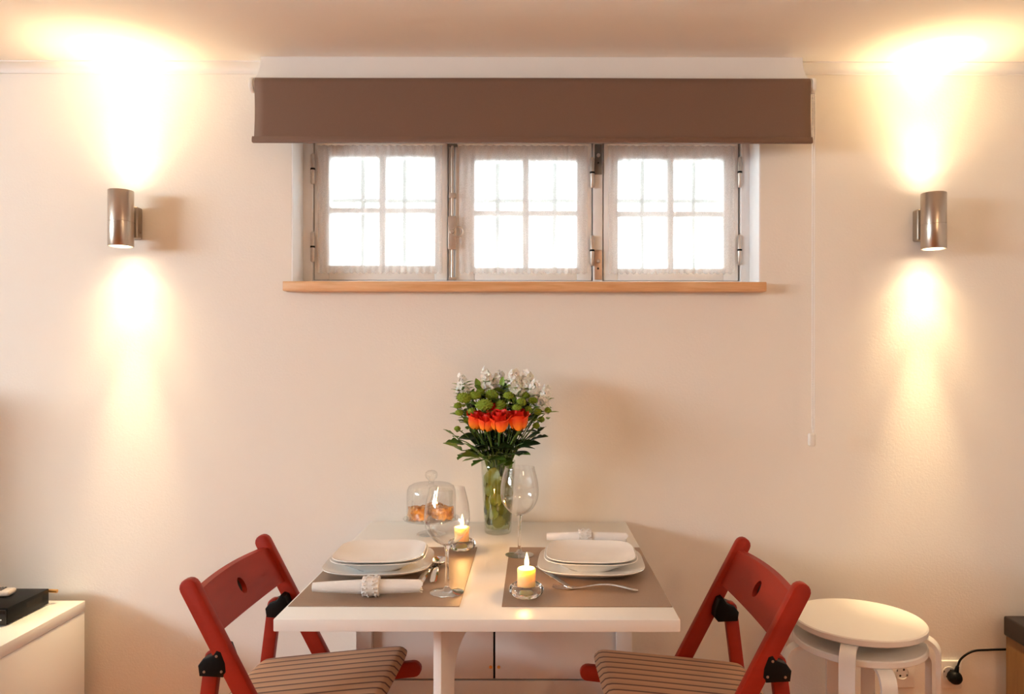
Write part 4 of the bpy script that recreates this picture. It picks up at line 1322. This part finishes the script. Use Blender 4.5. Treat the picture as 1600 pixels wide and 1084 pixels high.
heads = [(757, 633, 2.16, .0205, 1.5), (725, 622, 2.17, .018, 1.3), (742, 619, 2.18, .017, 1.1), (768, 617, 2.20, .017, 1.2), (795, 618, 2.15, .014, 1.15), (815, 628, 2.15, .0135, 1), (808, 637, 2.14, .0135, 1),
         (737, 643, 2.16, .0115, 1), (718, 645, 2.18, .0115, 1.1), (715, 670, 2.18, .0095, 1), (716, 634, 2.19, .012, 1), (840, 643, 2.18, .0115, 1), (856, 641, 2.19, .0105, 1), (833, 626, 2.18, .0135, 1), (838, 665, 2.18, .0105, 1),
         (783, 632, 2.17, .0145, 1.2), (779, 640, 2.16, .012, 1.1), (730, 657, 2.19, .010, 1), (826, 640, 2.16, .011, 1), (752, 612, 2.22, .014, 1.1), (822, 618, 2.20, .012, 1), (846, 655, 2.20, .010, 1)]
where = ['that is the largest, just above the left roses', 'at the upper left under the leafy white stock', 'just above and left of the largest green head', 'above and right of the largest green head',
         'small, above the gap between the middle and right roses', 'above the rose at the right end', 'touching the top of the right-end rose', 'small, left above the orange-yellow rose', 'on the left edge level with the roses',
         'tiny, lowest on the left edge', 'on the left edge above the roses', 'on the right side level with the roses', 'outermost on the right edge', 'at the upper right under the white stock', 'lowest on the right side, beside the roses',
         'above the middle rose', 'partly hidden behind the middle rose', 'small, touching the left of the orange-yellow rose', 'between the right-end rose and the right edge', 'highest on the left, under the white flowers',
         'highest on the right, under the white flowers', 'tiny, right of the roses below the outermost head']
for i, (px, py, d, r_, wd) in enumerate(heads):
    button(px, py, d, r_, where[i], rnd.uniform(0.2, 0.9), rnd.uniform(-0.4, 0.4), wd)

# ---- white stock spikes
def blossom_mesh():
    bm = bm_new()
    for k in range(5):
        a0 = 2 * PI * k / 5
        g = []
        for i in range(5):
            t = i / 4; row = []
            w = 0.42 * math.sin(PI * (0.15 + 0.75 * t)) 
            for j in (-1, 0, 1):
                x, y = 0.08 + 0.92 * t, j * w
                z = 0.30 * t - 0.28 * t * t + 0.10 * abs(j) + 0.06 * math.sin(9 * t + k)
                row.append(bm.verts.new((x * math.cos(a0) - y * math.sin(a0), x * math.sin(a0) + y * math.cos(a0), z)))
            g.append(row)
        for i in range(4):
            for j in range(2):
                bm.faces.new((g[i][j], g[i + 1][j], g[i + 1][j + 1], g[i][j + 1]))
    return mesh_of('blossom', bm, 'whiteflower', angle=180)
BLO = blossom_mesh()
def stock(tip, base, n, width, size, leaves, label):
    tip, base = Vector(tip), Vector(base)
    root = thing('white_stock', label, 'flower', base, 0, 'white stock flower spikes')
    bm = stem_bm(base, rnd, 0.0018)
    add_tube(bm, [(0, 0, 0), (tip - base) * 0.5, tip - base], [0.0018, 0.0015, 0.0009], 6)
    obj('stem', bm, 'stem', root)
    n = int(n * 1.5)
    for k in range(n):
        f = (k + 0.5) / n
        a = k * 2.4 + rnd.uniform(-.3, .3)
        w = width * (1.05 - 0.6 * f)
        p = (tip - base) * f + Vector((math.cos(a) * w, math.sin(a) * w * 0.7, rnd.uniform(-.004, .004)))
        o = obj('blossom', BLO, None, root, p)
        o.rotation_euler = (Vector((math.cos(a), math.sin(a) * 0.8 - 0.5, 0.35))).to_track_quat('Z', 'Y').to_euler()
        o.scale = (1.3 * size * rnd.uniform(.8, 1.15) * (1.1 - 0.35 * f),) * 3
    for k in range(leaves):
        a = k * 2.1 + 0.5
        add_leaf('small', root, (tip - base) * (0.75 * k / max(1, leaves) - 0.15), (math.cos(a), math.sin(a) - 0.3, 0.7), rnd.uniform(0.026, 0.042))
stock(P3(722, 586, 2.21), P3(724, 622, 2.21), 9, 0.019, 0.0100, 16, 'white stock flower at the far left of the bouquet, thin and leafy')
stock(P3(759, 579, 2.24), P3(762, 612, 2.23), 12, 0.017, 0.0135, 7, 'white stock flower left of the middle of the bouquet top')
stock(P3(781, 581, 2.25), P3(778, 614, 2.24), 10, 0.015, 0.0120, 8, 'white stock flower in the middle of the bouquet top')
stock(P3(803, 583, 2.23), P3(804, 614, 2.22), 13, 0.018, 0.0130, 5, 'white stock flower right of the middle of the bouquet top')
stock(P3(824, 583, 2.24), P3(819, 616, 2.23), 14, 0.020, 0.0135, 5, 'tall white stock flower at the right of the bouquet top')
stock(P3(838, 597, 2.22), P3(830, 626, 2.21), 12, 0.016, 0.0125, 5, 'white stock flower near the right side of the bouquet')
stock(P3(854, 604, 2.21), P3(846, 640, 2.20), 13, 0.013, 0.0120, 5, 'white stock flower at the far right of the bouquet')

# ---- leafy sprigs
def sprig(px, py, d, kind, n, size, label, spread=0.9, up=0.35, seed=0, cat='foliage'):
    r2 = random.Random(seed)
    head = P3(px, py, d)
    root = thing('leafy_sprig', label, cat, head, 0, 'leafy sprigs in the bouquet')
    obj('stem', stem_bm(head, r2, 0.0015), 'stem', root)
    nk = neck(head)
    out = (head - nk).normalized()
    for k in range(n):
        f = k / max(1, n - 1)
        p = (nk - head) * ((0.30 if kind == 'small' else 0.75) * f)
        side = Vector((math.cos(k * 2.4 + seed), math.sin(k * 2.4 + seed) * 0.6 - 0.25, 0))
        dr_ = out * (0.9 if k == 0 else 0.35) + side * (0.15 if k == 0 else spread) + Vector((0, 0, up * r2.uniform(-.4, 1)))
        add_leaf(kind, root, p, dr_, size * r2.uniform(.8, 1.2), r2.uniform(-.5, .5))
    return root
sprig(716, 686, 2.18, 'lobed2', 4, 0.052, 'lobed green leaves spreading at the upper left below the roses', 0.8, 0.2, 1)
sprig(722, 704, 2.16, 'lobed2', 4, 0.055, 'lobed green leaves hanging at the lower left over the vase rim', 0.8, -0.5, 2)
sprig(748, 712, 2.14, 'lobed2', 5, 0.060, 'broad green leaves in front over the left of the vase rim', 0.7, -0.3, 3)
sprig(838, 679, 2.19, 'lobed', 4, 0.050, 'pointed dark leaves reaching out at the right below the roses', 0.7, 0.2, 4)
sprig(818, 692, 2.17, 'dark', 5, 0.060, 'dark leaf sprig behind the right rose', 0.8, 0.1, 5)
sprig(812, 712, 2.16, 'lobed2', 3, 0.050, 'light green leaf drooping over the right of the vase rim', 0.7, -0.6, 6)
sprig(742, 678, 2.20, 'dark', 6, 0.055, 'dark leaf sprig behind the left roses', 0.9, 0.3, 7)
sprig(775, 682, 2.22, 'dark', 7, 0.062, 'dark leaf sprig in the middle behind the roses', 0.9, 0.3, 8)
sprig(805, 676, 2.22, 'dark', 7, 0.062, 'dark leaf sprig at the back on the right', 0.9, 0.3, 9)
sprig(770, 608, 2.24, 'small', 9, 0.040, 'upright green sprig at the top left of the bouquet', 0.8, 0.8, 10)
sprig(800, 606, 2.24, 'small', 9, 0.040, 'upright green sprig at the top right of the bouquet', 0.8, 0.8, 12)
sprig(732, 630, 2.22, 'small', 8, 0.036, 'green sprig filling the left side of the bouquet', 0.9, 0.5, 13)
sprig(838, 632, 2.22, 'small', 9, 0.036, 'green sprig filling the right side of the bouquet', 0.9, 0.5, 14)
sprig(760, 640, 2.22, 'dark', 8, 0.045, 'dark sprig behind the large green button flower', 0.9, 0.5, 15)
sprig(818, 645, 2.22, 'dark', 8, 0.045, 'dark sprig between the right rose and the button flowers', 0.9, 0.5, 16)
sprig(790, 630, 2.23, 'dark', 8, 0.045, 'dark sprig in the heart of the bouquet', 0.9, 0.5, 17)

sprig(748, 606, 2.22, 'small', 11, 0.034, 'fresh green sprig between the two left white flowers', 0.9, 0.6, 21)
sprig(785, 604, 2.22, 'small', 11, 0.034, 'fresh green sprig behind the middle white flowers', 0.9, 0.6, 22)
sprig(722, 640, 2.20, 'small', 10, 0.030, 'fresh green sprig along the left edge of the bouquet', 0.9, 0.5, 23)
sprig(848, 636, 2.20, 'small', 11, 0.030, 'fresh green sprig along the right edge of the bouquet', 0.9, 0.5, 24)
sprig(828, 612, 2.22, 'small', 11, 0.034, 'fresh green sprig under the right white flowers', 0.9, 0.6, 25)
sprig(806, 622, 2.19, 'small', 11, 0.032, 'fresh green sprig above the right rose', 0.9, 0.5, 26)
sprig(772, 622, 2.19, 'small', 11, 0.032, 'fresh green sprig above the middle rose', 0.9, 0.5, 27)
sprig(735, 612, 2.21, 'small', 10, 0.032, 'fresh green sprig under the leafy white flower', 0.9, 0.6, 28)
for k, (px, py) in enumerate(((738, 626), (754, 622), (770, 628), (788, 618), (802, 630), (822, 632), (838, 648), (724, 652))):
    sprig(px, py, 2.215, 'dark', 7, 0.034, 'dark green filler sprig behind the button flowers, ' + ('leftmost', 'second from the left', 'left of the middle', 'in the middle', 'right of the middle', 'second from the right', 'rightmost', 'lowest on the left')[k], 0.9, 0.5, 31 + k)
# ---- round leaves lining the vase
for k in range(30):
    a = k * 2.39996
    z = 0.030 + 0.0050 * k
    rr = rv(z) - 0.010
    front = math.sin(a) < 0.4
    p = BASE + Vector((math.cos(a) * rr, math.sin(a) * rr, z))
    tang = Vector((-math.sin(a), math.cos(a), 0))
    size = 0.046 + 0.008 * math.sin(k * 5)
    dirv = (tang * math.cos(k * 1.3) * 0.5 + Vector((0, 0, 1)) * (0.6 + 0.4 * math.sin(k)))
    x = dirv.normalized(); nrm = Vector((math.cos(a), math.sin(a), 0)); nrm = (nrm - x * nrm.dot(x)).normalized(); y = nrm.cross(x)
    m = Matrix((x, y, nrm)).transposed()
    o = obj('round_leaf', LEAF['round'], None, None, p - x * size * 0.5, m.to_euler())
    o.scale = (size,) * 3
    tag(o, 'round olive green leaf in the water inside the vase', 'leaf', 'round leaves inside the vase')
